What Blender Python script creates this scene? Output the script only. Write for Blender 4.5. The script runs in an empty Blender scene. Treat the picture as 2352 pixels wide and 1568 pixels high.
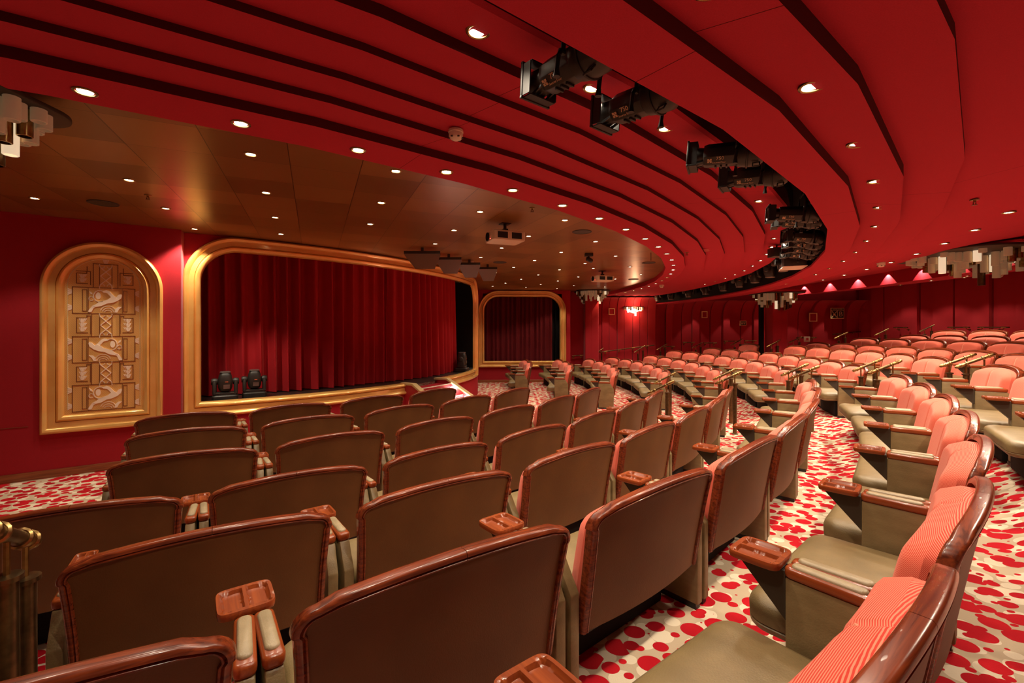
import bpy, bmesh, math, random
from math import sin, cos, pi, atan2, hypot, radians, sqrt, asin
from mathutils import Vector, Matrix
random.seed(7)
COL = bpy.context.scene.collection
EYE = 1.96                      # eye height above the front floor
CX, CY = -9.348, 14.545         # centre of the concentric rows and ceiling rings

# ------------------------------------------------------------------ materials
def new_mat(name):
    m = bpy.data.materials.new(name); m.use_nodes = True
    return m, m.node_tree.nodes, m.node_tree.links, m.node_tree.nodes['Principled BSDF']
def plain(name, col, rough=.5, metal=0., spec=.5, emit=None, estr=0., coat=0.):
    m, N, L, b = new_mat(name)
    b.inputs['Base Color'].default_value = (*col, 1); b.inputs['Roughness'].default_value = rough
    b.inputs['Metallic'].default_value = metal; b.inputs['Specular IOR Level'].default_value = spec
    b.inputs['Coat Weight'].default_value = coat
    if emit:
        b.inputs['Emission Color'].default_value = (*emit, 1); b.inputs['Emission Strength'].default_value = estr
    return m
def ramp(N, stops, interp='LINEAR'):
    r = N.new('ShaderNodeValToRGB'); r.color_ramp.interpolation = interp
    e = r.color_ramp.elements
    while len(e) < len(stops): e.new(.5)
    for i, (p, c) in enumerate(stops): e[i].position = p; e[i].color = (*c, 1)
    return r
def coords(N, L, scale=(1, 1, 1), kind='Object'):
    t = N.new('ShaderNodeTexCoord'); mp = N.new('ShaderNodeMapping'); mp.inputs['Scale'].default_value = scale
    L.new(t.outputs[kind], mp.inputs['Vector']); return mp.outputs['Vector']
def noise_mat(name, c0, c1, scale=(5, 5, 5), rough=.5, bump=0., bscale=80., spec=.5, metal=0., coat=0., detail=4., distort=0., p0=.35, p1=.65):
    m, N, L, b = new_mat(name)
    v = coords(N, L, scale); n = N.new('ShaderNodeTexNoise'); n.inputs['Scale'].default_value = 1; n.inputs['Detail'].default_value = detail
    n.inputs['Distortion'].default_value = distort
    L.new(v, n.inputs['Vector']); r = ramp(N, [(p0, c0), (p1, c1)]); L.new(n.outputs['Fac'], r.inputs['Fac'])
    L.new(r.outputs['Color'], b.inputs['Base Color']); b.inputs['Roughness'].default_value = rough
    b.inputs['Specular IOR Level'].default_value = spec; b.inputs['Metallic'].default_value = metal; b.inputs['Coat Weight'].default_value = coat
    if bump:
        n2 = N.new('ShaderNodeTexNoise'); n2.inputs['Scale'].default_value = bscale; n2.inputs['Detail'].default_value = 3
        t = N.new('ShaderNodeTexCoord'); L.new(t.outputs['Object'], n2.inputs['Vector'])
        bp = N.new('ShaderNodeBump'); bp.inputs['Strength'].default_value = bump; bp.inputs['Distance'].default_value = .004
        L.new(n2.outputs['Fac'], bp.inputs['Height']); L.new(bp.outputs['Normal'], b.inputs['Normal'])
    return m
M = {}
M['wood'] = noise_mat('mahogany', (.080, .014, .005), (.215, .040, .011), (60, 2.2, 60), .26, spec=.42, coat=.15, distort=.6)
M['wood_tray'] = noise_mat('polished red wood', (.185, .034, .008), (.265, .056, .012), (2.5, 60, 60), .26, spec=.42, coat=.15, distort=.5)
M['shell'] = noise_mat('brown leather', (.100, .040, .0105), (.132, .054, .0145), (3, 3, 3), .50, .25, 160, spec=.30)
M['olive'] = noise_mat('olive leather', (.155, .108, .045), (.21, .148, .066), (6, 6, 14), .42, .25, 150, spec=.45)
M['pad'] = noise_mat('pale olive leather', (.26, .20, .115), (.33, .255, .15), (14, 14, 14), .42, .25, 170, spec=.45)
M['dark'] = plain('black plastic', (.012, .010, .009), .5)
M['bracket'] = plain('dark brown bracket', (.030, .020, .011), .55)
M['black'] = plain('matt black', (.006, .005, .005), .8, spec=.2)
M['casing'] = noise_mat('black housing', (.018, .015, .013), (.028, .023, .019), (9, 9, 9), .42, spec=.5)
M['steel'] = plain('dull steel', (.30, .30, .28), .35, .8)
M['brass'] = noise_mat('aged brass', (.25, .16, .06), (.40, .27, .105), (25, 25, 25), .28, metal=1.)
M['bronze'] = noise_mat('dark bronze', (.095, .060, .028), (.16, .10, .045), (25, 25, 25), .34, metal=.9)
M['gold'] = noise_mat('gold paint', (.84, .45, .12), (.90, .53, .16), (4, 4, 4), .27, metal=.38, coat=.7, spec=.5)
M['gold_panel'] = None
M['relief'] = plain('relief line', (.25, .085, .022), .5, .2)
M['relief_pale'] = plain('relief copper', (.98, .80, .62), .42, .05)
M['white'] = plain('warm white plastic', (.75, .66, .55), .45)
M['cream'] = plain('cream casing', (.62, .50, .36), .5)
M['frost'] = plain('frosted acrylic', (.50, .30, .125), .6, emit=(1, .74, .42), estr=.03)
M['frost_lit'] = plain('lit frosted acrylic', (.9, .82, .65), .5, emit=(1, .80, .50), estr=4.5)
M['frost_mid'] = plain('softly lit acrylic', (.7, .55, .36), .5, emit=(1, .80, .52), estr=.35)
M['lamp'] = plain('lamp glow', (1, .9, .75), .4, emit=(1, .86, .62), estr=14)
M['lamp_dim'] = plain('dim lamp glow', (1, .8, .55), .4, emit=(1, .62, .30), estr=.9)
M['steplamp'] = plain('step lamp glow', (1, .95, .85), .4, emit=(1, .92, .80), estr=40)
M['led_red'] = plain('red indicator', (1, .1, .1), .4, emit=(1, .05, .04), estr=6)
M['led_green'] = plain('green indicator', (.2, 1, .2), .4, emit=(.2, 1, .25), estr=5)
M['led_white'] = plain('white indicator', (1, 1, 1), .4, emit=(.9, .95, 1), estr=6)
M['signface'] = plain('dark sign face', (.012, .02, .015), .4)
M['signink'] = plain('gold sign ink', (.85, .60, .28), .5)
M['ink'] = plain('copper ink', (.62, .42, .26), .5)
M['redink'] = plain('red badge', (.75, .15, .06), .5)
M['redpaint'] = plain('red lacquer', (.42, .02, .028), .45)
M['redpanel'] = plain('red side panel', (.36, .012, .02), .75, spec=.2)
M['goldflat'] = plain('pale gold capping', (.74, .56, .27), .4, .2)
M['board'] = plain('brown board', (.11, .048, .017), .5)
M['base_wood'] = noise_mat('skirting wood', (.20, .05, .016), (.32, .09, .03), (3, 3, 60), .35)
for k in ('lamp', 'lamp_dim', 'steplamp', 'frost', 'frost_mid', 'led_red', 'led_green', 'led_white'):
    M[k].cycles.emission_sampling = 'NONE'

def fabric_red(name, c0, c1, sc, bump=.2):
    m, N, L, b = new_mat(name)
    v = coords(N, L); v.node.inputs['Rotation'].default_value = (0, radians(38), 0); w = N.new('ShaderNodeTexWave'); w.wave_type = 'BANDS'; w.bands_direction = 'Z'
    w.inputs['Scale'].default_value = sc; w.inputs['Distortion'].default_value = 1.2; w.inputs['Detail'].default_value = 1; w.inputs['Detail Scale'].default_value = .5
    L.new(v, w.inputs['Vector']); r = ramp(N, [(.42, c0), (.72, c1)]); L.new(w.outputs['Fac'], r.inputs['Fac'])
    L.new(r.outputs['Color'], b.inputs['Base Color']); b.inputs['Roughness'].default_value = .8; b.inputs['Specular IOR Level'].default_value = .25
    b.inputs['Sheen Weight'].default_value = .25; b.inputs['Sheen Tint'].default_value = (1, .6, .5, 1)
    return m
M['coral'] = fabric_red('ribbed coral fabric', (.55, .036, .020), (.78, .235, .15), 62)
M['coral_seam'] = plain('pale coral seam', (.82, .36, .24), .8, spec=.2)
def wall_red(name, c0, c1):
    m, N, L, b = new_mat(name)
    v = coords(N, L, (180, 180, 180)); n = N.new('ShaderNodeTexNoise'); n.inputs['Scale'].default_value = 1
    L.new(v, n.inputs['Vector']); r = ramp(N, [(.3, c0), (.7, c1)]); L.new(n.outputs['Fac'], r.inputs['Fac'])
    L.new(r.outputs['Color'], b.inputs['Base Color']); b.inputs['Roughness'].default_value = .85; b.inputs['Specular IOR Level'].default_value = .15
    b.inputs['Sheen Weight'].default_value = .1
    return m
M['wallred'] = wall_red('red wall fabric', (.34, .013, .020), (.40, .016, .025))
def ring_mat():
    m, N, L, b = new_mat('red ceiling fabric')
    t = N.new('ShaderNodeTexCoord'); s = N.new('ShaderNodeSeparateXYZ'); L.new(t.outputs['Object'], s.inputs[0])
    a = N.new('ShaderNodeMath'); a.operation = 'SUBTRACT'; L.new(s.outputs['Y'], a.inputs[0]); a.inputs[1].default_value = CY
    c = N.new('ShaderNodeMath'); c.operation = 'SUBTRACT'; L.new(s.outputs['X'], c.inputs[0]); c.inputs[1].default_value = CX
    at = N.new('ShaderNodeMath'); at.operation = 'ARCTAN2'; L.new(a.outputs[0], at.inputs[0]); L.new(c.outputs[0], at.inputs[1])
    mu = N.new('ShaderNodeMath'); mu.operation = 'MULTIPLY_ADD'; L.new(at.outputs[0], mu.inputs[0]); mu.inputs[1].default_value = 1/.21; mu.inputs[2].default_value = 20.3
    fr = N.new('ShaderNodeMath'); fr.operation = 'FRACT'; L.new(mu.outputs[0], fr.inputs[0])
    lt = N.new('ShaderNodeMath'); lt.operation = 'LESS_THAN'; L.new(fr.outputs[0], lt.inputs[0]); lt.inputs[1].default_value = .0014
    n = N.new('ShaderNodeTexNoise'); n.inputs['Scale'].default_value = 220; L.new(t.outputs['Object'], n.inputs['Vector'])
    r = ramp(N, [(.3, (.43, .024, .046)), (.7, (.50, .030, .056))]); L.new(n.outputs['Fac'], r.inputs['Fac'])
    mx = N.new('ShaderNodeMixRGB'); L.new(lt.outputs[0], mx.inputs['Fac']); L.new(r.outputs['Color'], mx.inputs['Color1']); mx.inputs['Color2'].default_value = (.08, .004, .006, 1)
    L.new(mx.outputs[0], b.inputs['Base Color']); b.inputs['Roughness'].default_value = .9; b.inputs['Specular IOR Level'].default_value = .12
    return m
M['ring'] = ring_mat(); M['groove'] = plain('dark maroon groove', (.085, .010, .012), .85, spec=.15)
def carpet_mat():
    m, N, L, b = new_mat('spotted carpet')
    base = coords(N, L)
    def dots(scale, rnd, rmin, rmax, off):
        mp = N.new('ShaderNodeMapping'); mp.inputs['Scale'].default_value = (scale, scale*1.12, 0); mp.inputs['Location'].default_value = (off, off*.7, 0)
        L.new(base, mp.inputs['Vector'])
        v = N.new('ShaderNodeTexVoronoi'); v.voronoi_dimensions = '2D'; v.inputs['Scale'].default_value = 1; v.inputs['Randomness'].default_value = rnd
        L.new(mp.outputs['Vector'], v.inputs['Vector'])
        sp = N.new('ShaderNodeSeparateColor'); L.new(v.outputs['Color'], sp.inputs[0])
        mr = N.new('ShaderNodeMapRange'); L.new(sp.outputs[0], mr.inputs['Value']); mr.inputs['To Min'].default_value = rmin; mr.inputs['To Max'].default_value = rmax
        lt = N.new('ShaderNodeMath'); lt.operation = 'LESS_THAN'; L.new(v.outputs['Distance'], lt.inputs[0]); L.new(mr.outputs[0], lt.inputs[1])
        return lt.outputs[0]
    pale = dots(6.6, .8, .22, .50, 3.1); big = dots(6.4, .66, .24, .47, 0.); small = dots(9.0, .7, -.02, .37, 7.3)
    a = N.new('ShaderNodeMixRGB'); a.inputs['Color1'].default_value = (.55, .43, .30, 1); a.inputs['Color2'].default_value = (.76, .65, .49, 1); L.new(pale, a.inputs['Fac'])
    mx = N.new('ShaderNodeMath'); mx.operation = 'MAXIMUM'; L.new(big, mx.inputs[0]); L.new(small, mx.inputs[1])
    n = N.new('ShaderNodeTexNoise'); n.inputs['Scale'].default_value = 3; L.new(base, n.inputs['Vector'])
    rr = ramp(N, [(.35, (.40, .006, .014)), (.65, (.56, .012, .020))]); L.new(n.outputs['Fac'], rr.inputs['Fac'])
    c = N.new('ShaderNodeMixRGB'); L.new(mx.outputs[0], c.inputs['Fac']); L.new(a.outputs[0], c.inputs['Color1']); L.new(rr.outputs['Color'], c.inputs['Color2'])
    L.new(c.outputs[0], b.inputs['Base Color']); b.inputs['Roughness'].default_value = .95; b.inputs['Specular IOR Level'].default_value = .1
    n2 = N.new('ShaderNodeTexNoise'); n2.inputs['Scale'].default_value = 260; L.new(base, n2.inputs['Vector'])
    bp = N.new('ShaderNodeBump'); bp.inputs['Strength'].default_value = .3; bp.inputs['Distance'].default_value = .004; L.new(n2.outputs['Fac'], bp.inputs['Height']); L.new(bp.outputs['Normal'], b.inputs['Normal'])
    return m
M['carpet'] = carpet_mat()
def panel_ceiling_mat():
    m, N, L, b = new_mat('brown metal ceiling panels')
    t = N.new('ShaderNodeTexCoord'); mp = N.new('ShaderNodeMapping'); mp.vector_type = 'TEXTURE'
    mp.inputs['Rotation'].default_value = (0, 0, atan2(.40, .916)); mp.inputs['Location'].default_value = (-1.42*.916-.0*.4, -1.42*.40, 0)
    mp.inputs['Scale'].default_value = (.605, .58, 1); L.new(t.outputs['Object'], mp.inputs['Vector'])
    s = N.new('ShaderNodeSeparateXYZ'); L.new(mp.outputs['Vector'], s.inputs[0])
    def line(o, w):
        f = N.new('ShaderNodeMath'); f.operation = 'FRACT'; L.new(o, f.inputs[0])
        lt = N.new('ShaderNodeMath'); lt.operation = 'LESS_THAN'; L.new(f.outputs[0], lt.inputs[0]); lt.inputs[1].default_value = w; return lt.outputs[0]
    mx = N.new('ShaderNodeMath'); mx.operation = 'MAXIMUM'; L.new(line(s.outputs['X'], .012), mx.inputs[0]); L.new(line(s.outputs['Y'], .007), mx.inputs[1])
    fl = N.new('ShaderNodeVectorMath'); fl.operation = 'FLOOR'; L.new(mp.outputs['Vector'], fl.inputs[0])
    wn = N.new('ShaderNodeTexWhiteNoise'); wn.noise_dimensions = '2D'; L.new(fl.outputs[0], wn.inputs['Vector'])
    r = ramp(N, [(0, (.19, .088, .027)), (1, (.33, .158, .050))]); L.new(wn.outputs['Value'], r.inputs['Fac'])
    c = N.new('ShaderNodeMixRGB'); L.new(mx.outputs[0], c.inputs['Fac']); L.new(r.outputs['Color'], c.inputs['Color1']); c.inputs['Color2'].default_value = (.05, .02, .008, 1)
    L.new(c.outputs[0], b.inputs['Base Color']); b.inputs['Roughness'].default_value = .30; b.inputs['Metallic'].default_value = .25
    return m
M['brownceil'] = panel_ceiling_mat()
def gold_panel_mat():
    m, N, L, b = new_mat('textured gold panel')
    v = coords(N, L, (1, 1, 1)); w = N.new('ShaderNodeTexWave'); w.wave_type = 'BANDS'; w.bands_direction = 'DIAGONAL'; w.inputs['Scale'].default_value = 26
    L.new(v, w.inputs['Vector']); r = ramp(N, [(.2, (.80, .44, .12)), (.8, (.92, .57, .20))]); L.new(w.outputs['Fac'], r.inputs['Fac'])
    L.new(r.outputs['Color'], b.inputs['Base Color']); b.inputs['Roughness'].default_value = .42; b.inputs['Metallic'].default_value = .35
    return m
M['gold_panel'] = gold_panel_mat()
def velvet(name, c):
    m, N, L, b = new_mat(name)
    b.inputs['Base Color'].default_value = (*c, 1); b.inputs['Roughness'].default_value = .75; b.inputs['Specular IOR Level'].default_value = .25
    b.inputs['Sheen Weight'].default_value = .5; b.inputs['Sheen Tint'].default_value = (1, .15, .15, 1); b.inputs['Sheen Roughness'].default_value = .4
    return m
M['velvet'] = velvet('crimson velvet', (.40, .009, .015))
M['velvet_dark'] = velvet('dark crimson drape', (.11, .004, .007))

# ------------------------------------------------------------------ mesh helpers
class MB:
    def __init__(s): s.v = []; s.f = []
    def add(s, vs, fs):
        o = len(s.v); s.v += [tuple(p) for p in vs]; s.f += [tuple(i+o for i in f) for f in fs]; return s
    def box(s, c, d, rz=0., mat=None):
        hx, hy, hz = d[0]/2, d[1]/2, d[2]/2
        vs = [(x, y, z) for x in (-hx, hx) for y in (-hy, hy) for z in (-hz, hz)]
        R = mat if mat else Matrix.Rotation(rz, 3, 'Z')
        vs = [tuple(R @ Vector(p) + Vector(c)) for p in vs]
        return s.add(vs, [(0, 1, 3, 2), (4, 6, 7, 5), (0, 4, 5, 1), (2, 3, 7, 6), (0, 2, 6, 4), (1, 5, 7, 3)])
    def loft(s, loops, caps=True, closed=True, ring=False):
        n = len(loops[0]); vs = [p for l in loops for p in l]; fs = []
        m = len(loops)
        for i in range(m if ring else m-1):
            j = (i+1) % m
            for k in range(n if closed else n-1):
                l = (k+1) % n; fs.append((i*n+k, i*n+l, j*n+l, j*n+k))
        if caps and not ring: fs += [tuple(range(n))[::-1], tuple((m-1)*n+k for k in range(n))]
        return s.add(vs, fs)
    def prism(s, poly, fn, d0, d1):
        n = len(poly)
        return s.loft([[fn(a, b, d0) for a, b in poly], [fn(a, b, d1) for a, b in poly]])
    def tube(s, pts, r, n=10, rs=None):
        pts = [Vector(p) for p in pts]; loops = []
        ref = None
        for i, p in enumerate(pts):
            t = (pts[min(i+1, len(pts)-1)]-pts[max(i-1, 0)]).normalized()
            if ref is None or abs(ref.dot(t)) > .98: ref = Vector((0, 0, 1)) if abs(t.z) < .9 else Vector((1, 0, 0))
            a = t.cross(ref).normalized(); b = t.cross(a).normalized(); ref = b.cross(t) if False else ref
            rr = rs[i] if rs else r
            loops.append([tuple(p + a*rr*cos(2*pi*k/n) + b*rr*sin(2*pi*k/n)) for k in range(n)])
        return s.loft(loops)
    def lathe(s, prof, o=(0, 0, 0), n=20, M3=None):
        loops = []
        for r, z in prof:
            l = [Vector((r*cos(2*pi*k/n), r*sin(2*pi*k/n), z)) for k in range(n)]
            loops.append([tuple((M3 @ p if M3 else p)+Vector(o)) for p in l])
        return s.loft(loops)
    def grid(s, fn, nu, nv):
        vs = [fn(i/nu, j/nv) for i in range(nu+1) for j in range(nv+1)]
        w = nv+1
        return s.add(vs, [(i*w+j, (i+1)*w+j, (i+1)*w+j+1, i*w+j+1) for i in range(nu) for j in range(nv)])
    def mesh(s, name, mat, bevel=0., seg=2, ang=35, fixn=True):
        me = bpy.data.meshes.new(name); bm = bmesh.new()
        vs = [bm.verts.new(p) for p in s.v]
        for f in s.f:
            try: bm.faces.new([vs[i] for i in f])
            except ValueError: pass
        if fixn: bmesh.ops.recalc_face_normals(bm, faces=bm.faces[:])
        if bevel:
            ed = [e for e in bm.edges if len(e.link_faces) == 2 and e.calc_face_angle(0) > radians(30)]
            bmesh.ops.bevel(bm, geom=ed, offset=bevel, segments=seg, profile=.5, affect='EDGES', clamp_overlap=True)
        bm.to_mesh(me); bm.free()
        me.polygons.foreach_set('use_smooth', [True]*len(me.polygons)); me.set_sharp_from_angle(angle=radians(ang))
        me.materials.append(mat); return me
    def build(s, name, mat, parent=None, **k):
        return obj(name, s.mesh(name, mat, **k), parent)
def obj(name, me, parent=None):
    o = bpy.data.objects.new(name, me); COL.objects.link(o)
    if parent: o.parent = parent
    return o
def tag(o, label, cat, group=None, kind=None):
    o['label'] = label; o['category'] = cat
    if group: o['group'] = group
    if kind: o['kind'] = kind
    return o
def empty(name, loc=(0, 0, 0), rz=0.):
    o = bpy.data.objects.new(name, None); o.empty_display_size = .2; COL.objects.link(o); o.location = loc; o.rotation_euler = (0, 0, rz); return o
def struct(name, mb, mat, **k):
    o = mb.build(name, mat, **k); o['kind'] = 'structure'; return o
KIDS = {}
def kids(o): return [c for c in o.children]
def copy_tree(o, parent=None):
    c = o.copy(); COL.objects.link(c); c.parent = parent
    for ch in kids(o): copy_tree(ch, c)
    return c
def rrect(hx, hy, r, n=5, cx=0., cy=0.):
    out = []
    for qx, qy, a0 in ((1, 1, 0), (-1, 1, pi/2), (-1, -1, pi), (1, -1, 3*pi/2)):
        for k in range(n+1):
            a = a0 + k/n*pi/2; out.append((cx + qx*(hx-r) + r*cos(a), cy + qy*(hy-r) + r*sin(a)))
    return out
def pol(R, th, z=0.): return (CX+R*cos(th), CY+R*sin(th), z)
ORD = ['first', 'second', 'third', 'fourth', 'fifth', 'sixth', 'seventh', 'eighth', 'ninth', 'tenth', 'eleventh', 'twelfth', 'thirteenth', 'fourteenth', 'fifteenth', 'sixteenth', 'seventeenth', 'eighteenth']

# ------------------------------------------------------------------ camera
cd = bpy.data.cameras.new('camera'); cam = bpy.data.objects.new('camera', cd); COL.objects.link(cam)
cam.location = (0, 0, EYE); cam.rotation_euler = (pi/2, 0, 0)
cd.sensor_width = 36; cd.lens = 1038.33/2352*36; cd.shift_y = -(784-758.88)/2352; cd.clip_start = .02
bpy.context.scene.camera = cam

# ------------------------------------------------------------------ floor
ROWR = {1: 10.33, 2: 11.438, 3: 12.562, 4: 13.668, 5: 14.771, 6: 15.891, 7: 16.973, 8: 17.981, 9: 19.117, 10: 20.244, 11: 21.345, 12: 22.435}
ROWZ = {1: 0, 2: 0, 3: 0, 4: 0, 5: .115, 6: .274, 7: .393, 8: .585, 9: .662, 10: .808, 11: .909, 12: 1.049}
fl = MB()
fl.add([(-13, -6, 0), (17, -6, 0), (17, 21, 0), (-13, 21, 0)], [(0, 1, 2, 3)])
T0, T1, NS = -1.85, .5, 120
RAMP = .55
for r in range(5, 13):
    Ra = ROWR[r-1]+.10; Rm = Ra+RAMP; Rb = ROWR[r]+.10 if r < 12 else 25.5
    za, zb = ROWZ[r-1], ROWZ[r]
    def fz(i, j, Ra=Ra, Rm=Rm, Rb=Rb, za=za, zb=zb):
        th = T0+(T1-T0)*i
        if j <= .5: q = j*2; return pol(Ra+(Rm-Ra)*q, th, za+(zb-za)*q*q*(3-2*q)+.0005)
        return pol(Rm+(Rb-Rm)*(j-.5)*2, th, zb+.0005)
    fl.grid(fz, NS, 12)
struct('floor', fl, M['carpet'], fixn=False)
def floor_z(R):
    for r in range(1, 13):
        if R <= ROWR[r]+.10:
            q = min(1., max(0., (R-ROWR[r]+1.0)/.55)) if r > 4 else 1.
            return ROWZ[r] if q >= 1 else ROWZ[r-1]+(ROWZ[r]-ROWZ[r-1])*q
    return ROWZ[12]

# ------------------------------------------------------------------ ceiling
cb = MB(); cb.add([pol(13.56, -1.9+2.4*k/60, 3.485) for k in range(61)]+[(-13, 20, 3.485)], [tuple(range(62))])
struct('ceiling', cb, M['brownceil'], fixn=False)
def ring(pr, th0=-1.8, mat='ring', name='ceiling', wall=19.15):
    mb = MB(); dark = []
    for (R0, z0), (R1, z1) in zip(pr[:-1], pr[1:]):
        t1 = asin(min(1, (wall-CY)/max(R0, R1))); n = int((t1-th0)/.105)
        def th(i, n=n, t1=t1): return min(th0+.105*round(i*(n+1)), t1)
        f0 = len(mb.f); mb.grid(lambda i, j: pol(R0+(R1-R0)*j, th(i), EYE+z0+(z1-z0)*j), n+1, 1)
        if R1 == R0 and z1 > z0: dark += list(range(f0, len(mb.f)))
    o = struct(name, mb, M[mat], fixn=False, ang=8)
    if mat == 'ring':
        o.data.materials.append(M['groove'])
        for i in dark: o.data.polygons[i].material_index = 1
    return o
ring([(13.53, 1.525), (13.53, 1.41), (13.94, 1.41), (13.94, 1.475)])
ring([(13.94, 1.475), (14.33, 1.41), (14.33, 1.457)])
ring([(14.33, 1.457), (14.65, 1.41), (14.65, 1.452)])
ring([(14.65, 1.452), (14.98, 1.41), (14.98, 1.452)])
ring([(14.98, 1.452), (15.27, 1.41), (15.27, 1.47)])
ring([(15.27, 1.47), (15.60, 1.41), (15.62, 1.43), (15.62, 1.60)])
ring([(15.62, 1.60), (15.62, 2.0), (16.06, 2.0), (16.06, 1.14)], mat='black', name='trim_1')
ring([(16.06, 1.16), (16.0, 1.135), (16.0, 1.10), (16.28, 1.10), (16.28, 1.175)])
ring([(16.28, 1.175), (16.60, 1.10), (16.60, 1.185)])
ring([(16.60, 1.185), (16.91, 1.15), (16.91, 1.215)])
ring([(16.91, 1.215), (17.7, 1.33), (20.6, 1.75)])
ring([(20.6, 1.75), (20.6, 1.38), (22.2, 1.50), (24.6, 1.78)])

# ------------------------------------------------------------------ walls
WL0 = Vector((-6.535, 5.77)); WLD = Vector((.817, .577)); WLN = Vector((.577, -.817))
def wl(s, z, d): p = WL0+WLD*s+WLN*d; return (p.x, p.y, z)
w = MB(); w.add([wl(-6, 0, 0), wl(1.865, 0, 0), wl(1.865, 3.485, 0), wl(-6, 3.485, 0)], [(0, 1, 2, 3)]); w.add([wl(1.865, 0, 0), wl(1.90, 0, -.35), wl(1.90, 3.485, -.35), wl(1.865, 3.485, 0)], [(0, 1, 2, 3)])
struct('wall_left', w, M['wallred'], fixn=False)
b = MB(); b.loft([[wl(-6, z, d) for z, d in ((0, 0), (0, .022), (.085, .022), (.105, .012), (.105, 0))], [wl(1.86, z, d) for z, d in ((0, 0), (0, .022), (.085, .022), (.105, .012), (.105, 0))]])
struct('baseboard_left', b, M['base_wood'])
sm = MB(); sm.box(wl(-2.85, .703, .004), (6.2, .008, .006), atan2(WLD.y, WLD.x)); struct('trim_2', sm, M['base_wood'])
WRP = Vector((-1.4, 17.0)); WRD = Vector((1, .06)).normalized(); WRN = Vector((WRD.y, -WRD.x))
def wr(s, z, d): p = WRP+WRD*s+WRN*d; return (p.x, p.y, z)
w = MB()
for s0, s1, z0, z1 in ((-1.2, .30, 0, 3.485), (3.30, 3.63, 0, 3.485), (.30, 3.30, 0, .70), (.30, 3.30, 3.35, 3.485)):
    w.add([wr(s0, z0, 0), wr(s1, z0, 0), wr(s1, z1, 0), wr(s0, z1, 0)], [(0, 1, 2, 3)])
w.add([wr(3.63, 0, 0), (2.23, 18.2, 0), (2.23, 18.2, 3.485), wr(3.63, 3.485, 0)], [(0, 1, 2, 3)])
struct('wall_right', w, M['wallred'], fixn=False)
b = MB(); b.loft([[wr(s, z, d) for z, d in ((0, 0), (0, .022), (.085, .022), (.105, .012), (.105, 0))] for s in (-.6, 3.62)])
struct('baseboard_right', b, M['base_wood'])
def bays(mb, y, edges, ztop=2.62, cove=.55, zc=.62, seam=.018):
    """vertical fabric bays (xa, xb, offset towards the room) with a curved cove at the top"""
    for xa, xb, off in edges:
        prof = [(0, 0), (ztop, 0)]+[(ztop+zc*sin(a), cove*(1-cos(a))) for a in [k*pi/16 for k in range(1, 9)]]
        mb.loft([[(x, y-off-i, z) for z, i in prof] for x in (xa+seam/2, xb-seam/2)], caps=False, closed=False)
        for x in (xa+seam/2, xb-seam/2):
            mb.loft([[(x, y-off-i, z) for z, i in prof], [(x, y-i+.1, z) for z, i in prof]], caps=False, closed=False)
w = MB()
w.add([(2.23, 17.9, 0), (3.4, 17.9, 0), (3.4, 17.9, 3.485), (2.23, 17.9, 3.485)], [(0, 1, 2, 3)])
w.add([(3.4, 17.9, 0), (3.4, 19.2, 0), (3.4, 19.2, 3.485), (3.4, 17.9, 3.485)], [(0, 1, 2, 3)])
w.add([(3.3, 19.12, 0), (6.2, 19.12, 0), (6.2, 19.12, 3.5), (3.3, 19.12, 3.5)], [(0, 1, 2, 3)])
x = 3.42; k = 0
E = []
for wd in (.36, .30, .34, .30, .35, .30, .33, .33): E.append((x, x+wd, .02*(k % 2))); x += wd; k += 1
bays(w, 19.0, E, 2.72, .45, .6)
w.add([(x, 19.0, 0), (x, 19.4, 0), (x, 19.4, 3.5), (x, 19.0, 3.5)], [(0, 1, 2, 3)])
struct('wall_side', w, M['wallred'], fixn=False)
w = MB(); x = 6.03; E = []; k = 0
w.add([(5.9, 19.55, 0), (15, 19.55, 0), (15, 19.55, 3.9), (5.9, 19.55, 3.9)], [(0, 1, 2, 3)])
for wd, off in ((.50, 0), (.28, .12), (.42, .0), (.42, .03), (.30, .14), (.5, 0), (.5, .03), (.3, .14), (.5, 0), (.5, .03), (.3, .14), (.45, 0), (.6, .02), (.6, 0), (.5, .03), (.5, .20), (.45, .02), (.45, 0), (.5, .25), (.6, 0), (.5, .02), (.5, 0)):
    E.append((x, x+wd, off)); x += wd
bays(w, 19.3, E, 2.45, .6, .75)
struct('wall_far', w, M['wallred'], fixn=False)
w = MB(); t = -.75
w.grid(lambda i, j: pol(24.75, -.8+1.06*i, 4.2*j), 40, 1)
k = 0
while t < .21:
    dt = (.030, .022, .026)[k % 3]; R = 24.25+(0, .05, .02, .11)[k % 4]
    w.loft([[pol(R, t+.0007, z) for z in (0, 3.75)], [pol(R, t+dt-.0007, z) for z in (0, 3.75)]], caps=False, closed=False)
    for tt in (t+.0007, t+dt-.0007): w.loft([[pol(R, tt, z) for z in (0, 3.75)], [pol(24.7, tt, z) for z in (0, 3.75)]], caps=False, closed=False)
    t += dt; k += 1
struct('wall_rear', w, M['wallred'], fixn=False)
# pilaster beside the window frame and round-edged column among the rear seats
p = MB(); p.loft([[(x, y, z) for x, y in rrect(.26, .22, .04, 4, 3.08, 17.62)] for z in (0, 3.48)]); p.box((3.08, 17.398, 1.7), (.008, .006, 3.4)); struct('trim_3', p, M['wallred'])
p = MB(); p.loft([[(x, y, z) for x, y in rrect(.25, .25, .05, 4, 8.82, 15.10)] for z in (.45, 3.24)]); p.box((8.86, 14.848, 1.8), (.008, .006, 2.8)); struct('trim_4', p, M['wallred'])
p = MB(); p.box((8.50, 15.42, 1.7), (.12, .12, 3.1)); struct('trim_5', p, M['black'])

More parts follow.
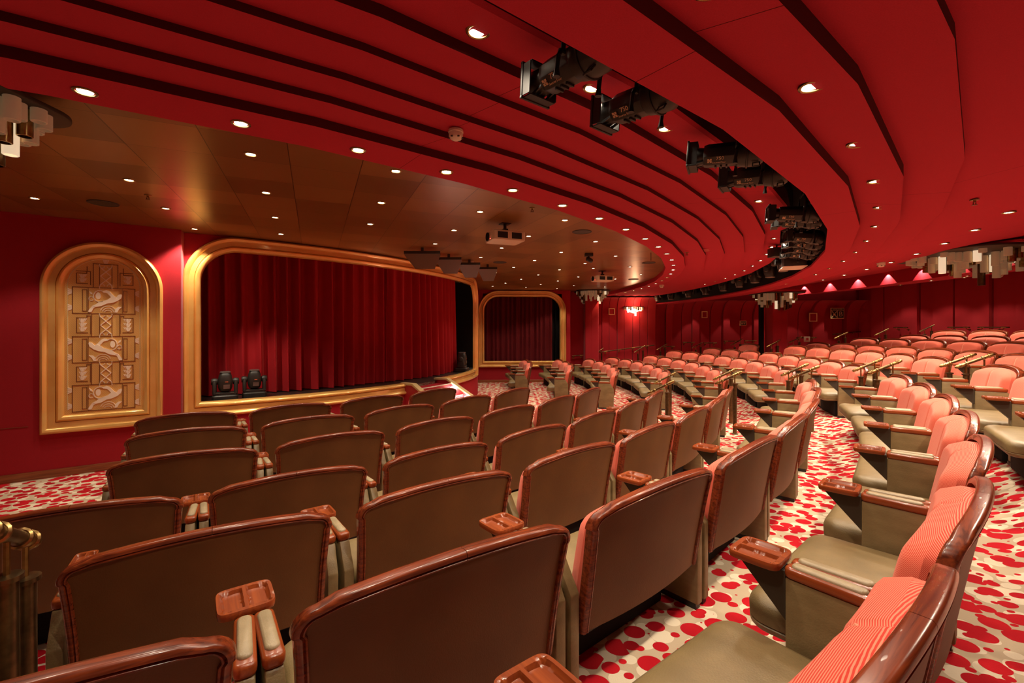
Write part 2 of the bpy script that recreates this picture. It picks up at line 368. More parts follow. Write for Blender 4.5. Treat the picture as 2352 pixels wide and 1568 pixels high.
# ------------------------------------------------------------------ mouldings
PROF = [(0, -.02), (0, .045), (.012, .075), (.035, .088), (.06, .078), (.078, .05), (.084, .040), (.148, .040), (.152, .022), (.160, .050), (.183, .068), (.208, .060), (.230, .036), (.240, .0), (.240, -.05)]
def frame_sweep(mb, s0, s1, zb, zt, r, fn, arch=False, gap=None, nseg=14, sub=1):
    """moulding swept round a rectangle with rounded top corners; gap=(sa, sb) opens the sill"""
    loops = []
    def path(d):
        rr = r-d
        pts = []
        def seg(a, b, n): return [(a[0]+(b[0]-a[0])*k/n, a[1]+(b[1]-a[1])*k/n) for k in range(n)]
        A = (s0+d, zb+d); B = (s1-d, zb+d)
        start = (gap[0], zb+d) if gap else None
        if gap: pts += seg(start, A, sub)
        pts += seg(A, (s0+d, zt-r), 4)
        pts += [(s0+r-rr*cos(k/nseg*pi/2), zt-r+rr*sin(k/nseg*pi/2)) for k in range(nseg)]
        if s1-s0-2*r > 1e-4: pts += seg((s0+r, zt-d), (s1-r, zt-d), sub*3)
        pts += [(s1-r+rr*sin(k/nseg*pi/2), zt-r+rr*cos(k/nseg*pi/2)) for k in range(nseg)]
        pts += seg((s1-d, zt-r), B, 4)
        if not gap: pts.append(B)
        if gap: pts += seg(B, (gap[1], zb+d), sub)+[(gap[1], zb+d)]
        return pts
    P = [path(d) for d, _ in PROF]
    loops = [[fn(P[k][i][0], P[k][i][1], PROF[k][1]) for k in range(len(PROF))] for i in range(len(P[0]))]
    if gap: mb.loft(loops, caps=True, closed=False)
    else: mb.loft(loops, closed=False, ring=True)
# proscenium
SX, SY, SR = -8.91, 13.86, 7.82
def st(s, z, d): th = s/SR; return (SX+(SR+d)*cos(th), SY+(SR+d)*sin(th), z)
TA, TB = radians(-61.0), radians(-2.0)
GA, GB = radians(-32.1), radians(-23.5)
pros = empty('proscenium', st((TA+TB)/2*SR, 0, 0))
tag(pros, 'large gold moulded stage opening with rounded top corners framing the red curtain', 'stage frame')
def child(mb, name, mat, root, **k):
    o = mb.build(name, mat, **k); o.parent = root; o.matrix_parent_inverse = Matrix.Translation(-Vector(root.location)) if root.rotation_euler.z == 0 else root.matrix_basis.inverted(); return o
mb = MB(); frame_sweep(mb, TA*SR, TB*SR, .595, 3.478, .75, st, gap=(GA*SR, GB*SR), sub=10, nseg=14)
child(mb, 'moulding', M['gold'], pros, ang=50)
mb = MB(); mb.grid(lambda i, j: st((TA+(GA-TA)*i)*SR, .61*j, .03), 16, 1); mb.grid(lambda i, j: st((GB+(TB+.06-GB)*i)*SR, .61*j, .03), 16, 1)
mb.grid(lambda i, j: st((TA+(TB+.06-TA)*i)*SR, 3.465+.018*j, .0), 30, 1)
child(mb, 'stage_front', M['redpanel'], pros, fixn=False)
for sa, sg in ((TA*SR, 1), (TB*SR, -1)):      # red wall filling the corner outside the rounded top
    mb = MB(); ar_ = [(sa+sg*(.76-.76*cos(k/10*pi/2)), 3.478-.76+.76*sin(k/10*pi/2)) for k in range(11)]
    cn = [(sa-sg*.02, z) for _, z in ar_]
    mb.loft([[st(a_, z_, .0) for a_, z_ in ar_], [st(a_, 3.480 if k == 10 else z_, .0) for k, (a_, z_) in enumerate(cn)]], caps=False, closed=False)
    mb.loft([[st(a_, z_, .0) for a_, z_ in ar_], [st(a_, 3.480, .0) for a_, _ in ar_]], caps=False, closed=False)
    if sg == 1: mb.loft([[st(sa+.02, z_, .0) for z_ in (.6, 3.48)], [wl(1.87, z_, -.02) for z_ in (.6, 3.48)]], caps=False, closed=False)
    child(mb, 'corner_infill', M['wallred'], pros, fixn=False)
# stage floor and black back
mb = MB(); mb.grid(lambda i, j: (SX+(7.84*j+3.5*(1-j))*cos(TA-.02+(TB-TA+.3)*i), SY+(7.84*j+3.5*(1-j))*sin(TA-.02+(TB-TA+.3)*i), .785), 40, 1)
struct('trim_6', mb, M['casing'], fixn=False)
mb = MB(); mb.grid(lambda i, j: (SX+5.2*cos(TA-.1+(TB-TA+.6)*i), SY+5.2*sin(TA-.1+(TB-TA+.6)*i), .7+2.9*j), 30, 1)
mb.grid(lambda i, j: (SX+(5.2+2.6*i)*cos(TA-.03), SY+(5.2+2.6*i)*sin(TA-.03), .7+2.9*j), 2, 1)
mb.grid(lambda i, j: (SX+(5.2+2.55*i)*cos(TB+.10), SY+(5.2+2.55*i)*sin(TB+.10), .7+2.9*j), 2, 1)
struct('trim_7', mb, M['black'], fixn=False)
def curtain(name, th0, th1, R0, R1, z0, z1, seed, mat, n=420):
    rnd = random.Random(seed); ph = [rnd.uniform(0, 6.28) for _ in range(8)]
    def f(i, j):
        th = th0+(th1-th0)*i; a = th*7*2*pi/.26
        low = 1-j
        sk = .35*low*sin(th*9+ph[6])
        x = a+sk*2.0+.9*sin(th*23+ph[0])+.7*sin(th*41+ph[1])
        amp = .100+.045*sin(th*17+ph[2])
        d = amp*sin(x)+.020*sin(2*x+ph[3]+1.3*j)+.014*sin(x*.37+ph[4])
        R = R0+(R1-R0)*i+d*(.75+.35*low)
        return (SX+R*cos(th), SY+R*sin(th), z0+(z1-z0)*j)
    mb = MB(); mb.grid(f, n, 14)
    return mb.build(name, M[mat], fixn=False, ang=80)
o = curtain('stage_curtain', TA-.02, radians(-30.2), 6.72, 7.02, .80, 3.46, 3, 'velvet', 520); tag(o, 'left red velvet half of the pleated stage curtain, behind the gold opening', 'curtain', 'stage curtains')
o = curtain('stage_curtain', radians(-30.6), radians(-4.6), 7.06, 7.26, .80, 3.46, 9, 'velvet', 460); tag(o, 'right red velvet half of the pleated stage curtain, beyond the stage steps', 'curtain', 'stage curtains')
# right side opening with its drape
pan = empty('window_frame', wr(1.79, .574, 0)); tag(pan, 'gold moulded arched frame around the dark draped opening right of the stage', 'frame')
mb = MB(); frame_sweep(mb, .123, 3.461, .574, 3.474, .78, wr); child(mb, 'moulding', M['gold'], pan, ang=50)
mb = MB(); mb.grid(lambda i, j: wr(.25+(2.72)*i, .72+2.66*j, -.22+.045*sin(i*92+.8*sin(i*31))+.02*sin(i*41)), 300, 3)
o = mb.build('side_drape', M['velvet_dark'], fixn=False, ang=80); tag(o, 'dark crimson pleated drape filling the gold frame right of the stage', 'curtain')
mb = MB(); mb.grid(lambda i, j: wr(.1+3.4*i, .55+2.95*j, -.45), 1, 1); mb.box(wr(3.1, 2.0, -.33), (.02, .3, 2.8), atan2(WRD.y, WRD.x)); struct('trim_8', mb, M['black'], fixn=False)

# left relief panel
rp = empty('relief_panel', wl(1.005, .583, 0)); tag(rp, 'tall gold arched wall panel with leaping deer reliefs, left of the stage', 'wall panel')
mb = MB(); frame_sweep(mb, .36, 1.65, .583, 3.193, .644, wl, nseg=24); child(mb, 'moulding', M['gold'], rp, ang=50)
mb = MB(); outl = [(.58, .80), (1.43, .80)]+[(1.005+.425*cos(a), 2.548+.425*sin(a)) for a in [k*pi/24 for k in range(25)]]
mb.prism(outl, wl, .005, .014); child(mb, 'panel', M['gold_panel'], rp)
def uv(x, y): return (.604+(x-455)/1135*.782, 2.966-y/2282*2.129)   # layout units of the design -> wall metres
def strip(mb, pts, wd, h=.022, h0=.012, closed=False):
    P = [uv(*q) for q in pts]
    if closed: P.append(P[0])
    for (a, b_), (c, d) in zip(P[:-1], P[1:]):
        L = hypot(c-a, d-b_)
        if L < 1e-6: continue
        nx, nz = -(d-b_)/L*wd/2, (c-a)/L*wd/2; ex, ez = (c-a)/L*wd/2, (d-b_)/L*wd/2
        mb.prism([(a-ex+nx, b_-ez+nz), (c+ex+nx, d+ez+nz), (c+ex-nx, d+ez-nz), (a-ex-nx, b_-ez-nz)], wl, h0, h)
def poly(mb, pts, h=.026, h0=.012): mb.prism([uv(*q) for q in pts], wl, h0, h)
def arcp(cx, cy, rx, ry, a0, a1, n=14): return [(cx+rx*cos(radians(a0+(a1-a0)*k/n)), cy-ry*sin(radians(a0+(a1-a0)*k/n))) for k in range(n+1)]
ln = MB()
DEER_Y = [440, 1165, 1880]; LAT_Y = [85, 835, 1555]
for y0 in DEER_Y:      # frames of the deer panels (y units from panel top)
    strip(ln, [(555, y0), (1505, y0), (1505, y0+385), (555, y0+385)], .010, closed=True)
    for xa, xb in ((700, 765), (1325, 1380)): strip(ln, [(xa, y0+35), (xb, y0+35), (xb, y0+350), (xa, y0+350)], .007, closed=True)
    strip(ln, [(785, y0+10), (785, y0+375)], .005); strip(ln, [(1305, y0+10), (1305, y0+375)], .005)
for i, y0 in enumerate(LAT_Y):
    y1 = DEER_Y[i]
    for xs in (955, 1145): strip(ln, [(xs, y0), (xs, y1)], .008)
    for xs in ((860, 1235) if i == 0 else (835, 1265)): strip(ln, [(xs, y0), (xs, y1)], .009)
    for sg in (-1, 1):
        X = lambda q: 1045+sg*q
        top = y0+(120 if i == 0 else 25)
        strip(ln, [(X(430), top+30), (X(280), top+30), (X(280), top), (X(225), top), (X(225), y1-40)], .009)
        strip(ln, [(X(430), top+30), (X(430), y1-55), (X(270), y1-55)], .009)
    if i == 0: strip(ln, [(860, y0), (1235, y0)], .010); strip(ln, [(770, y0+50), (770, y0+120), (610, y0+120)], .009); strip(ln, [(1320, y0+50), (1320, y0+120), (1470, y0+120)], .009)
child(ln, 'border_lines', M['relief'], rp)
for i, y0 in enumerate(LAT_Y):
    lat = MB(); y1 = DEER_Y[i]; mid = (y0+y1)/2; h = 150
    for sg in (-1, 1):
        strip(lat, [(1050-sg*85, mid-h+20), (1050+sg*80, mid), (1050-sg*85, mid+h-20)], .009, .028)
        strip(lat, arcp(1050+sg*55, mid+h+25, 40, 55, 90-sg*100, 90+sg*60), .008, .026)
        strip(lat, arcp(1050+sg*55, mid-h-15, 40, 45, 270+sg*100, 270-sg*60), .008, .026)
    child(lat, 'lattice', M['relief_pale'], rp)
for i, y0 in enumerate(LAT_Y):
    y1 = DEER_Y[i]
    for sg in (-1, 1):
        fan = MB(); n = 2 if i == 0 else 3; ya = y0+(165 if i == 0 else 65); stp = (y1-70-ya)/n
        for k in range(n):
            yy = ya+k*stp
            for q in range(4): fa, fb = -45+q*26, -45+(q+1)*26; poly(fan, [(1045+sg*350+fa, yy), (1045+sg*350+fb-6, yy), (1045+sg*350+fb*.35, yy+stp*.95), (1045+sg*350+fa*.35, yy+stp*.95)], .024+.003*(q % 2))
        for k in range(n): poly(fan, [(1045+sg*295, ya+k*stp), (1045+sg*275, ya+k*stp), (1045+sg*318, ya+(k+.9)*stp)], .022)
        child(fan, 'fan_ornament', M['relief_pale'], rp)
for y0 in DEER_Y:
    for yy in (y0+70, y0+300):
        for sg in (-1, 1):
            xo = 1030+sg*480; tip = MB()
            for q in range(4): a = -50+q*27; poly(tip, [(xo, yy+a*.5), (xo, yy+a*.5+11), (xo+sg*62, yy+a+20), (xo+sg*62, yy+a)], .022)
            child(tip, 'tassel', M['relief_pale'], rp)
tip = MB()
for q in range(4): a = -50+q*27; poly(tip, [(1050+a*.5, 75), (1050+a*.5+11, 75), (1050+a+20, 15), (1050+a, 15)], .022)
child(tip, 'tassel', M['relief_pale'], rp)
for i, y0 in enumerate(DEER_Y):
    sg = -1 if i == 1 else 1
    X = lambda q, sg=sg: 1045+sg*(q-1045)
    d = MB(); T = lambda pts: [(X(x), y0+(y-800)) for x, y in pts]
    poly(d, T([(1130, 935), (1175, 915), (1212, 935), (1240, 985), (1150, 1020), (1060, 1035), (975, 1075), (905, 1085), (850, 1070), (905, 1045), (950, 1010), (1075, 975)]), .030)
    poly(d, T([(905, 1045), (850, 1068), (790, 1140), (785, 1165), (835, 1165), (865, 1105), (905, 1085)]), .026)
    poly(d, T([(1200, 945), (1245, 895), (1290, 885), (1300, 905), (1285, 950), (1232, 985)]), .028)
    poly(d, T([(1000, 850), (1060, 830), (1110, 850), (1175, 915), (1130, 935), (1070, 875), (1010, 868)]), .026)
    strip(d, T(arcp(960, 925, 95, 85, 60, 300)), .010, .030)
    poly(d, T(arcp(935, 920, 38, 52, 0, 350, 14)), .028)
    poly(d, T([(800, 850), (845, 880), (850, 905), (815, 890)]), .026)
    strip(d, T(arcp(830, 965, 34, 30, 20, 320)), .009, .026)
    for r0 in (0, 34, 66): strip(d, T(arcp(1085, 1165, 120-r0, 95-r0, 10, 160)), .008, .024)
    poly(d, T([(1180, 1165), (1200, 1110), (1240, 1080), (1300, 1080), (1250, 1120), (1225, 1165)]), .024)
    child(d, 'deer_relief', M['relief_pale'], rp)
bd = MB(); bp_ = [(1.005+.380, .88+k*.015) for k in range(113)]+[(1.005+.380*cos(q), 2.575+.380*sin(q)) for q in [k*pi/80 for k in range(81)]]+[(1.005-.380, 2.56-k*.015) for k in range(112)]
bd.tube([wl(a_, z_, .016) for a_, z_ in bp_], .006, 6, rs=[.0045 if k % 2 else .0075 for k in range(len(bp_))])
child(bd, 'bead_border', M['goldflat'], rp)

# ------------------------------------------------------------------ stage steps
sc_ = (GA+GB)/2
steps = empty('stage_steps', st(sc_*SR, 0, .5)); tag(steps, 'short red carpeted stage steps with gold capped cheek walls', 'steps')
for k, (r0, r1, zz) in enumerate(((7.80, 8.2, .72), (8.2, 8.52, .48), (8.52, 8.84, .24))):
    mb = MB(); mb.loft([[(SX+R*cos(t), SY+R*sin(t), z) for R, z in ((r0, 0), (r1, 0), (r1, zz), (r0, zz))] for t in [GA+.008+(GB-GA-.016)*q/6 for q in range(7)]])
    child(mb, 'step', M['redpanel'], steps)
    mb = MB(); mb.loft([[(SX+R*cos(t), SY+R*sin(t), z) for R, z in ((r1-.05, zz), (r1+.006, zz), (r1+.006, zz+.012), (r1-.05, zz+.012))] for t in [GA+.01+(GB-GA-.02)*q/6 for q in range(7)]])
    child(mb, 'nosing', M['white'], steps)
for t, sg in ((GA, -1), (GB, 1)):
    def ck(a, z, d, t=t): return (SX+a*cos(t)-d*sin(t), SY+a*sin(t)+d*cos(t), z)
    d0, d1 = (-.055, .055)
    mb = MB(); mb.prism([(7.75, 0), (8.98, 0), (8.98, .28), (8.05, .80), (7.75, .80)], ck, d0, d1); child(mb, 'cheek_wall', M['redpaint'], steps)
    mb = MB(); mb.prism([(7.72, .80), (8.06, .80), (9.0, .275), (9.0, .31), (8.07, .84), (7.72, .84)], ck, d0-.012, d1+.012); child(mb, 'capping', M['goldflat'], steps)
for a, z in ((8.22, .60), (8.58, .40)):
    mb = MB(); t = GB-.0085; c = (SX+a*cos(t), SY+a*sin(t), z)
    mb.lathe([(.05, 0), (.05, .012), (.03, .02)], c, 16, Matrix.Rotation(pi, 3, 'Z') @ Vector((sin(t), -cos(t), 0)).to_track_quat('Z', 'Y').to_matrix() if False else Vector((sin(t), -cos(t), 0)).to_track_quat('Z', 'Y').to_matrix())
    child(mb, 'step_lamp', M['steplamp'], steps)
    L = bpy.data.lights.new('step_glow', 'POINT'); L.energy = 5; L.color = (1, .85, .7); L.shadow_soft_size = .03
    lo = bpy.data.objects.new('step_glow', L); COL.objects.link(lo); lo.location = (c[0]+.10*sin(t), c[1]-.10*cos(t), z)

# ------------------------------------------------------------------ seats
H = .88; PITCH = 1.2
def rx(y, z): return .105*max(0., (H-z)/.58)**.85+.045*((y/.54)**2-.72)
def hw(z): u = max(0., min(1., (z-.28)/.6)); return .502+.028*u**2.2
def ztop(y): return H+.052*(1-(y/.54)**2)
def outline(d, n=9):
    """seat-back outline inset by d, from bottom left round the top to bottom right: list of (y, z)"""
    pts = []; r = max(.012, .075-d)
    zs = [.30+(.80-.30)*k/6 for k in range(7)]
    left = [(-(hw(z)-d), z) for z in zs]
    ye = hw(H)-d
    yc = ye-r; zc_ = ztop(ye)-d-r
    corner = [(-(yc+r*cos(a)), zc_+r*sin(a)) for a in [k*pi/2/6*.93 for k in range(0, 7)]]
    ym = yc+r*cos(pi/2*.93)
    top = [(-ym+2*ym*k/(2*n), ztop(ym*(1-k/n))-d) for k in range(1, n+1)]
    half = left+corner+top          # ends on y = 0
    return half
def mirror(h): return h[:-1]+[(-y, z) for y, z in h[::-1]]
WP = [(.034, .005), (.030, -.007), (.025, -.009), (.021, -.003), (.016, -.010), (.006, -.009), (.000, -.005), (-.003, .000), (-.0035, .005), (-.0035, .032), (-.003, .037), (.000, .041), (.005, .044), (.034, .046)]
def make_seat():
    root = empty('theatre_seat')
    # leather rear panel
    mb = MB(); o = mirror(outline(.028)); n = len(o)
    def row(j, fx):
        (yl, zl) = o[j]; (yr, zr) = o[n-1-j]
        return [(rx(yl+(yr-yl)*k/10, zl)+fx, yl+(yr-yl)*k/10, zl) for k in range(11)]
    half = n//2
    def prow(i, j):   # rows from bottom to top
        jj = int(round(i*(half-1))); (yl, zl) = o[jj]; y = yl*(1-2*j); zz = zl
        return (rx(y, zz)+.004, y, zz)
    mb.grid(prow, half-1, 12)
    yl, zl = o[half-1]
    # fill below the arch
    mb.loft([[(rx(y, z)+.004, y, z) for y, z in o], [(rx(y, z)+.030, y, z) for y, z in o]], caps=False, closed=False)
    mb.build('back_panel', M['shell'], root, ang=60)
    # wooden frame in two mirrored halves with a fine joint at the top
    mb = MB()
    O_ = [outline(d) for d, _ in WP]
    for sg in (-1, 1):
        loops = []
        for i in range(len(O_[0])):
            l = []
            for k, (d, dx) in enumerate(WP):
                y, z = O_[k][i]
                if i == len(O_[0])-1: y = -.0012
                l.append((rx(y, z)+dx, -sg*y if sg == 1 else y, z))
            loops.append(l)
        mb.loft(loops)
    mb.build('back_frame', M['wood'], root, ang=32)
    # upholstered back cushion
    mb = MB(); W2 = .486
    def topz(y): return ztop(y)-.045-.05*max(0, (abs(y)/W2))**8
    def cush(i, j):
        y = -W2+2*W2*i; zt = topz(y); z = .36+(zt-.36)*j
        e = min(1., (1-abs(y)/W2)/.16); e = sqrt(max(0., 1-(1-e)**2)); ev = min(1., (1-j)/.16); ev = sqrt(max(0., 1-(1-ev)**2)); eb = min(1., j/.1)
        th = .045+.075*min(e, 1)*ev*(.6+.4*eb)-.016*math.exp(-(y/.014)**2)+.012*(1-j)*e
        return (rx(y, z)+.035+th, y, z)
    mb.grid(cush, 48, 16)
    per = [cush(i/48, 0) for i in range(49)]+[cush(1, j/16) for j in range(1, 17)]+[cush(1-i/48, 1) for i in range(1, 49)]+[cush(0, 1-j/16) for j in range(1, 16)]
    mb.loft([per, [(rx(y, z)+.030, y, z) for x, y, z in per]], caps=False)
    cu = mb.build('back_cushion', M['coral'], root, ang=60)
    mb = MB(); pts = []
    for k in range(1, 16):
        p = cush(.5, k/16); pts.append((p[0]+.004, 0, p[2]))
    mb.tube(pts, .0045, 6); mb.build('seam_piping', M['coral_seam'], cu)
    # seat cushion
    mb = MB(); loops = []
    for z, d in ((.285, .03), (.292, .012), (.30, .004), (.318, 0), (.323, .006), (.328, 0), (.375, -.002), (.400, .006), (.415, .025), (.424, .055), (.428, .10)):
        pts = []
        for q in rrect(.29-d, .488-d, max(.03, .10-d), 6, .405, 0): pts.append((q[0], q[1], z))
        loops.append(pts)
    loops.append([(.405+(p[0]-.405)*.45, p[1]*.45, .434) for p in loops[-1]])
    mb.loft(loops); mb.build('seat_cushion', M['olive'], root, ang=40)
    mb = MB(); mb.box((.40, 0, .145), (.20, .90, .28)); mb.build('seat_base', M['black'], root, bevel=.012)
    mb = MB(); mb.box((.17, 0, .30), (.10, .96, .04)); mb.build('hinge_bar', M['dark'], root)
    for sg in (-1, 1):
        c = .553*sg
        mb = MB(); mb.prism([(.105, .035), (.105, .50), (.19, .636), (.474, .636), (.474, .035)], lambda a, z, d: (a, c+d, z), -.028, .028)
        mb.build('side_panel', M['olive'], root, bevel=.008)
        mb = MB(); mb.box((.30, c, .018), (.36, .048, .036)); mb.build('foot', M['dark'], root)
        mb = MB(); ol = lambda d, z: [(x, y, z) for x, y in rrect(.146-d, .0335-d, .022-d*.5, 5, .333, c)]
        mb.loft([ol(.010, .634), ol(.002, .640), ol(0, .648), ol(0, .666), ol(.003, .673), ol(.010, .677)])
        arm = mb.build('armrest', M['wood_tray'], root, ang=50)
        mb = MB(); ol = lambda d, z: [(x, y, z) for x, y in rrect(.118-d, .0225-d, .021-d, 6, .340, c)]
        mb.loft([ol(0, .672), ol(0, .680), ol(.003, .685), ol(.009, .688)])
        mb.build('armrest_pad', M['pad'], arm, ang=50)
    make_tray(root, .60)
    return root
def make_tray(root, yc):
    mb = MB(); n = 30; hx, hy = .092, .092; top = .690
    def sq(u, v):
        # map square to rounded square
        r = .30; a, b_ = u*2-1, v*2-1
        m = max(abs(a), abs(b_)); 
        if m < 1e-6: return (0, 0)
        p = 6.; l = (abs(a)**p+abs(b_)**p)**(1/p); f = m/l
        return (a*f, b_*f)
    def dep(a, b_):
        out = 0
        for cy in (-.46, .46):
            q = max(abs(a)/.80, abs(b_-cy)/.36); out = max(out, min(1, max(0, (1-q)/.10)))
        return .014*out*out*(3-2*out)
    def f(i, j):
        a, b_ = sq(i, j); return (.580+hx*a, yc+hy*b_, top-dep(a, b_))
    mb.grid(f, n, n)
    per = [f(i/n, 0) for i in range(n)]+[f(1, j/n) for j in range(n)]+[f(1-i/n, 1) for i in range(n)]+[f(0, 1-j/n) for j in range(n)]
    ctr = (.580, yc)
    sc = lambda p, s, z: (ctr[0]+(p[0]-ctr[0])*s, ctr[1]+(p[1]-ctr[1])*s, z)
    mb.loft([per, [sc(p, 1.018, top-.004) for p in per], [sc(p, 1.022, top-.018) for p in per], [sc(p, 1.0, top-.026) for p in per]], caps=False)
    mb.add([sc(p, 1.0, top-.026) for p in per], [tuple(range(len(per)))])
    tr = mb.build('tray', M['wood_tray'], root, ang=40)
    mb = MB(); mb.prism([(.478, .655), (.650, .655), (.640, .640), (.478, .47)], lambda a, z, d: (a, yc+d, z), -.035, .035); mb.build('tray_bracket', M['bracket'], tr)
    return tr
proto = make_seat()
ptray = [c for c in proto.children if c.name.startswith('tray')][0]
used = [False]
def place_seat(R, th, z, label, group, end=False, start=False):
    if used[0]: o = copy_tree(proto)
    else: o = copy_tree(proto)
    o.location = pol(R, th, z); o.rotation_euler = (0, 0, th+pi)
    tag(o, label, 'seat', group)
    if end:
        t = copy_tree(ptray, o); t.location = (0, -.853, 0); t.scale = (1, .5, 1)
    if start:
        t = [c for c in o.children if c.name.startswith('tray')][0]; t.location = (0, .253, 0); t.scale = (1, .5, 1)
    return o
SEATS = []   # (R, th, z, label, group, end tray)
near = {1: (-1.034, range(0, 4)), 2: (-1.025, range(0, 5)), 3: (-1.019, range(0, 6)), 4: (-1.054, range(0, 7)), 5: (-1.002, range(0, 7)), 6: (-1.031, range(0, 8)), 7: (-.852, range(-1, 6)), 8: (-.503, range(-2, 1))}
LB = 'brown-backed theatre seats left of the centre aisle'; RB = 'coral theatre seats right of the centre aisle'
for r, (t0, ks) in near.items():
    R = ROWR[r]; ks = list(ks)
    for i, k in enumerate(ks):
        if r <= 6: lab = 'brown-backed theatre seat, %s from left in %s row from stage, left of aisle' % (ORD[i], ORD[r-1])
        elif r == 7: lab = 'theatre seat nearest the camera at bottom right, in the curving seventh row' if i == 0 else 'theatre seat, %s along the curving seventh row counted from the camera' % ORD[i]
        else: lab = 'coral theatre seat at the right photo edge, %s from the aisle handrail, eighth row' % ORD[len(ks)-1-i]
        SEATS.append((R, t0+k*PITCH/R, ROWZ[r], lab, LB, k == ks[-1], k == ks[0] and r < 7))
far = {1: (9.97, [-.066, .045, .156]), 2: (11.2, [-.159, -.052, .05, .152]), 3: (12.42, [-.224, -.127, -.03, .067, .164])}
for r, t0, n, m in ((4, -.215, 6, 0), (5, -.251, 6, -1), (6, -.352, 8, 0), (7, -.365, 8, 0), (8, -.386, 6, 0), (9, -.323, 6, -1), (10, -.21, 4, -3), (11, -.166, 3, -3), (12, -.102, 2, -4)):
    far[r] = (ROWR[r], [t0+k*PITCH/ROWR[r] for k in range(m, n)])
for r, (R, ths) in far.items():
    ths = sorted(ths); n = len(ths)
    for i, t in enumerate(ths):
        SEATS.append((R, t, ROWZ[r], 'coral theatre seat, %s from left in %s row from stage, right of centre aisle' % (ORD[n-1-i], ORD[r-1]), RB, i == n-1, i == 0))
SEATS.append((17.6, .058, ROWZ[8], 'single coral theatre seat standing apart just left of the red column', RB, True, True))
for s in SEATS: place_seat(*s)
def drop(o):
    for c in kids(o): drop(c)
    bpy.data.objects.remove(o)
drop(proto)

# ------------------------------------------------------------------ handrails
def rail_geo(root, A, B, posts, rad=.024, zfun=None):
    A = Vector(A); B = Vector(B); d = (B-A); L = d.length; u = d/L
    mb = MB(); mb.tube([A+u*.02, B-u*.02], rad*.92, 12); child(mb, 'rail', M['bronze'], root)
    mb = MB()
    for P, q in ((A, u), (B, -u)): mb.tube([P, P+q*.012, P+q*.03, P+q*.12], rad, 12, rs=[rad*.55, rad*.9, rad*1.02, rad*1.02])
    child(mb, 'end_sleeve', M['brass'], root)
    for f in (.14, .30, .70, .86):
        mb = MB(); P = A+u*L*f; mb.tube([P-u*.012, P-u*.006, P+u*.006, P+u*.012], rad, 14, rs=[rad*1.05, rad*1.32, rad*1.32, rad*1.05]); child(mb, 'collar', M['brass'], root)
    for f in posts:
        P = A+u*L*f; zb = floor_z(hypot(P.x-CX, P.y-CY)); zm = P.z-.17
        mb = MB(); mb.lathe([(.055, zb), (.055, zb+.012), (.036, zb+.02), (.034, zm), (.047, zm+.004), (.047, zm+.022), (.012, zm+.026)], (P.x, P.y, 0), 14); po = child(mb, 'post', M['bronze'], root)
        mb = MB(); mb.tube([(P.x, P.y, zm+.02), (P.x, P.y, P.z)], .011, 8); o = mb.build('post_rod', M['brass']); o.parent = po
def aisle_rail(th, Ra, za, Rb, zb, label, group, posts=(.28, .74), rad=.024):
    A = pol(Ra, th, za); B = pol(Rb, th, zb); m = pol((Ra+Rb)/2, th, floor_z((Ra+Rb)/2))
    root = empty('handrail', m); tag(root, label, 'handrail', group); rail_geo(root, A, B, posts, rad)
AR = {4: (13.27, .72, 13.76, .99), 5: (14.46, .97, 14.90, 1.21), 6: (15.61, 1.115, 16.05, 1.35), 7: (16.69, 1.245, 17.12, 1.475), 8: (17.74, 1.385, 18.18, 1.60)}
TF = {4: -.305, 5: -.385, 6: -.402, 7: -.407, 8: -.428}
RW = {4: 'fourth', 5: 'fifth', 6: 'sixth', 7: 'seventh', 8: 'eighth'}
for r, (a, za, b_, zb) in AR.items():
    aisle_rail(TF[r], a, za, b_, zb, 'brass handrail on the right side of the centre aisle at the %s row' % RW[r], 'centre aisle handrails')
    aisle_rail(-.453, a+.03, za+.02, b_+.03, zb+.02, 'brass handrail on the left side of the centre aisle at the %s row' % RW[r], 'centre aisle handrails')
aisle_rail(-1.0440, 14.66, 1.085, 15.12, 1.315, 'brass handrail cut by the left photo edge, at the left end of the seats', 'left aisle handrails', (.2, .55), .030)
FE = {4: (3.15, 17.55, 1.03), 5: (5.06, 17.7, 1.14), 6: (6.1, 17.9, 1.30), 7: (7.3, 16.95, 1.42), 8: (8.25, 16.0, 1.52)}
ends = [(4, .305, 13.3, .96, 1.24), (5, .222, 14.5, 1.10, 1.37), (6, .235, 15.6, 1.18, 1.43), (7, .190, 16.7, 1.27, 1.50), (8, .105, 17.35, 1.42, 1.66), (8, .012, 17.65, 1.42, 1.66), (9, .046, 18.8, 1.54, 1.76), (10, .02, 20.0, 1.69, 1.91), (11, .0, 21.0, 1.80, 2.02), (12, -.018, 22.1, 1.92, 2.14)]
FELAB = ['at the far end of the fourth row', 'at the far end of the fifth row', 'at the far end of the sixth row', 'at the far end of the seventh row', 'left of the single seat by the column', 'right of the red column behind the eighth row', 'at the far end of the ninth row', 'at the far end of the tenth row', 'at the far end of the eleventh row', 'at the far end of the twelfth row']
for (r, th, Ra, za, zb), lb in zip(ends, FELAB):
    aisle_rail(th, Ra, za, Ra+.47, zb, 'short sloping brass handrail %s' % lb, 'side aisle handrails', (.35, .8), .019)
